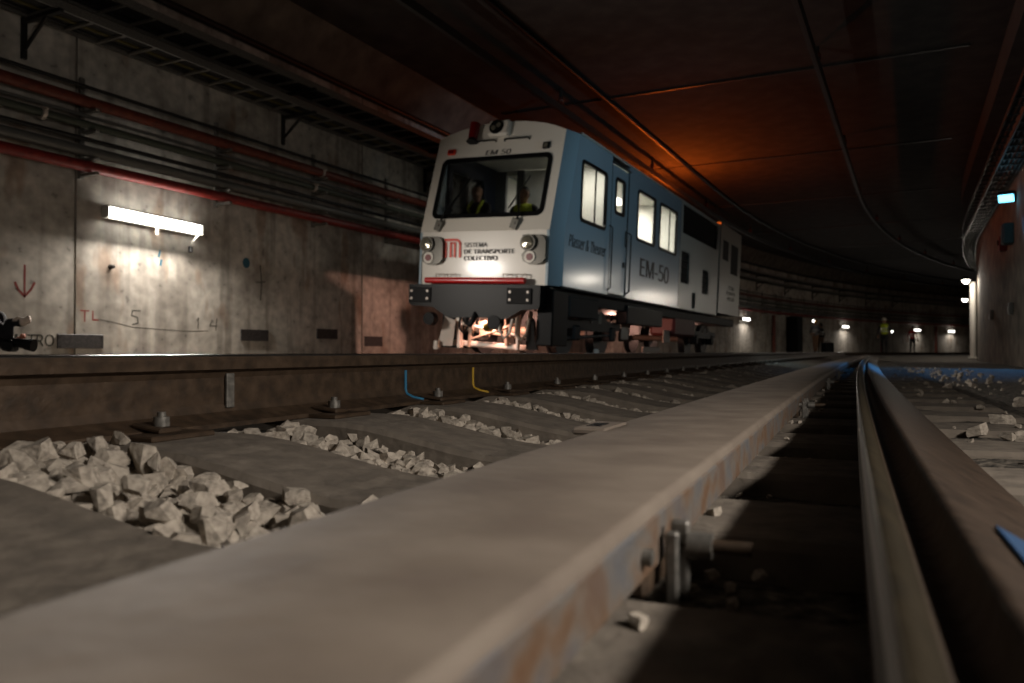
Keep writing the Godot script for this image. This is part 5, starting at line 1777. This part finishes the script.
func hand_torch(label: String, at: Vector3, dir: Vector3, energy: float) -> void:
	var t := thing("hand_torch", label, "torch", at)
	obj("barrel", Shape.new().cyl(-dir * 0.14, Vector3.ZERO, 0.02, 0.024), mats.black, t)
	obj("lamp_head", Shape.new().cyl(Vector3.ZERO, dir * 0.05, 0.03, 0.06, 16), mats.lamp_white, t)
	var l := SpotLight3D.new()
	l.name = "torch_light"
	l.light_energy = energy
	l.spot_angle = 40.0
	l.spot_range = 40.0
	l.spot_attenuation = 2.0
	l.light_size = 0.04
	l.shadow_enabled = true
	l.look_at_from_position(dir * 0.1, dir * 2.0, Vector3.UP if absf(dir.y) < 0.9 else Vector3.RIGHT)
	t.add_child(l)


func at_pixel(x: float, depth: float, y: float) -> Vector3:
	return Vector3((x - 512.0) / 796.8 * depth, y, -depth)


func build_people() -> void:
	var dark := Color(0.012, 0.012, 0.014)
	var a := worker("person walking in a yellow vest and dark trousers holding a torch", at_pixel(884.5, 42.0, 0.2), 2.6, mats.vest_yellow, mats.helmet_white, dark, Color(0.02, 0.02, 0.024), [[Vector3(-0.3, 1.2, -0.02), Vector3(-0.34, 1.12, -0.24)], [Vector3(0.3, 1.16, 0.03), Vector3(0.3, 0.92, -0.02)]], 1.02)
	hand_torch("bright torch held by the person in the yellow vest", a.transform * Vector3(-0.37, 1.1, -0.36), Vector3(0.35, -0.25, 0.9).normalized(), 0.6)
	var b := worker("person in a yellow helmet and grey jacket beside a tool case", at_pixel(815.5, 43.0, 0.2), 2.3, plain(Color(0.42, 0.43, 0.44), 0.7), mats.helmet_yellow, Color(0.20, 0.11, 0.06), Color(0.08, 0.08, 0.09), [[Vector3(-0.27, 1.16, -0.08), Vector3(-0.12, 1.08, -0.3)], [Vector3(0.27, 1.16, -0.08), Vector3(0.12, 1.08, -0.3)]], 0.98)
	hand_torch("small lamp on the yellow helmet of the person by the tool case", b.transform * Vector3(0, 1.76, -0.2), Vector3(-0.4, -0.2, 0.9).normalized(), 0.3)
	worker("person in a dark jacket behind the tool case", at_pixel(821.0, 43.6, 0.2), 0.5, plain(Color(0.045, 0.045, 0.05), 0.8), plain(Color(0.10, 0.09, 0.08), 0.5), Color(0.10, 0.06, 0.035), dark, [[Vector3(-0.28, 1.14, 0.0), Vector3(-0.3, 0.9, -0.06)], [Vector3(0.28, 1.14, 0.0), Vector3(0.3, 0.9, -0.06)]], 0.9)
	worker("person in a red vest beside a small lamp on the curved wall", at_pixel(912.5, 53.0, 0.2), 2.9, mats.vest_red, plain(Color(0.12, 0.12, 0.12), 0.5), dark, Color(0.16, 0.015, 0.012), [[Vector3(-0.28, 1.14, 0.02), Vector3(-0.3, 0.9, -0.06)], [Vector3(0.28, 1.14, 0.02), Vector3(0.3, 0.9, -0.06)]], 0.98)
	var t := thing("tool_case", "dark tool case on the ground beside two workers", "case", at_pixel(827.5, 43.0, 0.05), 0.4)
	obj("case_body", Shape.new().box(Vector3(0, 0.36, 0), Vector3(0.6, 0.7, 0.4), Basis(), 0.04), mats.frame_dark, t)
	obj("handle", Shape.new().tube([Vector3(-0.15, 0.7, 0), Vector3(-0.15, 0.78, 0), Vector3(0.15, 0.78, 0), Vector3(0.15, 0.7, 0)], 0.015, 6), mats.black, t)
	# two people in the driving cab, local axes of the car with z towards the windscreen
	var skin := Color(0.34, 0.19, 0.12)
	var hair := Color(0.015, 0.012, 0.01)
	var cab := [
		["person", "person in a dark jacket with a yellow-green stripe seated behind the windscreen", Vector3(-0.75, 0.2, -1.15), Vector3(0.35, -0.05, 0.94).normalized()],
		["person", "person in a yellow vest at the window side of the cab", Vector3(0.08, 0.16, -1.3), Vector3(-0.2, -0.1, 0.97).normalized()],
	]
	for k in 2:
		var q: Array = cab[k]
		var o: Vector3 = q[2]
		var p := thing(q[0], q[1], "person", Vector3.ZERO, 0.0, "people in the cab")
		p.transform = car.transform
		var hip := o + Vector3(0, 1.84, -0.05)
		var chest := o + Vector3(0, 2.26, 0.0)
		var head := o + Vector3(0.0, 2.56, 0.05)
		var bones := [
			[hip, o + Vector3(0, 2.05, -0.02), 0.15, 0.14, dark],
			[o + Vector3(0, 2.05, -0.02), chest, 0.14, 0.16, dark],
			[chest + Vector3(-0.15, 0.08, 0), chest + Vector3(0.15, 0.08, 0), 0.08, 0.08, dark],
			[chest + Vector3(0, 0.1, 0), head + Vector3(0, -0.08, -0.01), 0.055, 0.052, skin],
		]
		for e in [-1.0, 1.0]:
			var sh := chest + Vector3(0.2 * e, 0.07, 0)
			var el := chest + Vector3(0.27 * e, -0.2, 0.08)
			var wr := chest + Vector3(0.16 * e, -0.2, 0.32)
			bones.append([sh, el, 0.06, 0.047, dark])
			bones.append([el, wr, 0.047, 0.032, dark])
			bones.append_array(hand_bones(wr, (wr - el).normalized(), Vector3(-e, 0, 0.2).normalized(), skin, 0.5))
			bones.append([hip + Vector3(0.09 * e, -0.02, 0.02), hip + Vector3(0.11 * e, -0.02, 0.42), 0.09, 0.07, dark])
			bones.append([hip + Vector3(0.11 * e, -0.02, 0.42), hip + Vector3(0.11 * e, -0.48, 0.4), 0.065, 0.05, dark])
			bones.append([hip + Vector3(0.11 * e, -0.56, 0.36), hip + Vector3(0.11 * e, -0.59, 0.54), 0.045, 0.04, dark])
		bones.append_array(head_bones(head, q[3], skin, hair))
		obj("body", figure(bones, 0.02, 0.025), mats.figure, p)
		if k == 0:
			for e in [-1.0, 1.0]:
				obj("vest_strap", Shape.new().tube([chest + Vector3(0.1 * e, 0.17, 0.02), chest + Vector3(0.11 * e, 0.05, 0.155), chest + Vector3(0.05 * e, -0.1, 0.16), chest + Vector3(0.04 * e, -0.3, 0.15)], 0.03, 8), mats.vest_yellow, p)
		else:
			obj("vest", figure([[o + Vector3(0, 1.98, -0.02), chest, 0.165, 0.18, Color(1, 1, 1)], [chest + Vector3(-0.12, 0.07, 0), chest + Vector3(0.12, 0.07, 0), 0.095, 0.095, Color(1, 1, 1)]], 0.025, 0.03), mats.vest_yellow, p)
	# a photographer lying on his elbows by the lamp wall, most of him beyond the picture's edge
	var d := 7.2
	var g := 0.07
	var ph := thing("person", "person in black lying prone with a camera at the lamp wall", "person", at_pixel(-30.0, d, g))
	var cloth := Color(0.006, 0.006, 0.008)
	var px := d / 796.8
	var spot := func(x: float, y: float, z: float) -> Vector3: return Vector3((x + 30.0) * px, (352.0 - y) * px + 0.25 - g, z)
	var sh0: Vector3 = spot.call(-6.0, 318.0, 0.0)
	var bones := [
		[Vector3(-1.05, 0.17, -0.05), Vector3(-0.75, 0.2, -0.03), 0.12, 0.14, cloth],
		[Vector3(-0.75, 0.2, -0.03), Vector3(-0.2, 0.34, 0.0), 0.14, 0.16, cloth],
		[Vector3(-0.2, 0.34, 0.0), sh0 + Vector3(0, -0.03, 0.1), 0.15, 0.085, cloth],
		[Vector3(-0.12, 0.38, -0.1), sh0 + Vector3(-0.05, 0.0, -0.12), 0.12, 0.075, cloth],
		[Vector3(-1.05, 0.15, 0.05), Vector3(-1.5, 0.09, 0.1), 0.1, 0.065, cloth],
		[Vector3(-1.5, 0.09, 0.1), Vector3(-1.95, 0.06, 0.14), 0.065, 0.045, cloth],
		[Vector3(-1.05, 0.15, -0.13), Vector3(-1.5, 0.09, -0.2), 0.1, 0.065, cloth],
		[Vector3(-1.5, 0.09, -0.2), Vector3(-1.95, 0.06, -0.26), 0.065, 0.045, cloth],
		[sh0 + Vector3(0, -0.02, 0.1), spot.call(14.0, 334.0, 0.1), 0.062, 0.05, cloth],
		[spot.call(14.0, 334.0, 0.1), spot.call(18.0, 323.0, 0.12), 0.05, 0.036, cloth],
		[spot.call(18.0, 323.0, 0.12), spot.call(26.0, 322.5, 0.12), 0.034, 0.027, cloth],
		[sh0 + Vector3(-0.03, -0.03, -0.1), spot.call(0.0, 345.0, -0.08), 0.062, 0.05, cloth],
		[spot.call(0.0, 345.0, -0.08), spot.call(11.0, 343.0, 0.0), 0.046, 0.033, cloth],
		[sh0 + Vector3(-0.08, 0.02, 0), sh0 + Vector3(-0.12, 0.12, 0), 0.055, 0.05, Color(0.34, 0.2, 0.14)],
	]
	var pale := Color(0.62, 0.52, 0.44)
	bones.append([spot.call(24.0, 322.5, 0.12), spot.call(28.0, 322.5, 0.12), 0.036, 0.042, cloth])
	bones.append_array(hand_bones(spot.call(21.5, 322.5, 0.12), Vector3(0.95, 0.0, 0.0).normalized(), Vector3(0, 0.6, 0.8), pale, 0.95))
	bones.append_array(hand_bones(spot.call(11.0, 343.0, 0.0), Vector3(0.95, 0.3, 0.0).normalized(), Vector3(0, -0.3, 0.95), Color(0.42, 0.14, 0.08), 0.8))
	bones.append_array(head_bones(sh0 + Vector3(-0.14, 0.24, 0.0), Vector3(0.98, -0.15, 0.1).normalized(), Color(0.34, 0.2, 0.14), hair))
	obj("body", figure(bones, 0.016, 0.016), mats.figure, ph)
	t = thing("photo_camera", "black photo camera with a long lens held by the prone photographer", "camera", ph.position)
	obj("camera_body", Shape.new().box(spot.call(14.5, 345.5, 0.06), Vector3(0.1, 0.105, 0.14), Basis(Vector3(0, 0, 1), -0.2), 0.02), mats.black, t)
	obj("viewfinder", Shape.new().box(spot.call(13.0, 338.0, 0.06), Vector3(0.07, 0.05, 0.06), Basis(Vector3(0, 0, 1), -0.2), 0.012), mats.black, t)
	obj("lens_barrel", Shape.new().cyl(spot.call(18.0, 342.5, 0.06), spot.call(37.0, 345.0, 0.06), 0.04, 0.05, 16), mats.black, t)
	obj("lens_hood", Shape.new().cyl(spot.call(30.0, 344.5, 0.06), spot.call(38.0, 345.5, 0.06), 0.05, 0.058, 16), mats.frame_dark, t)


func _ready() -> void:
	rng.seed = 4
	build_materials()
	build_camera()
	build_lamps()
	build_hall()
	build_post_lamps()
	build_wall_marks()
	build_services()
	build_ground()
	build_track()
	build_car()
	build_people()
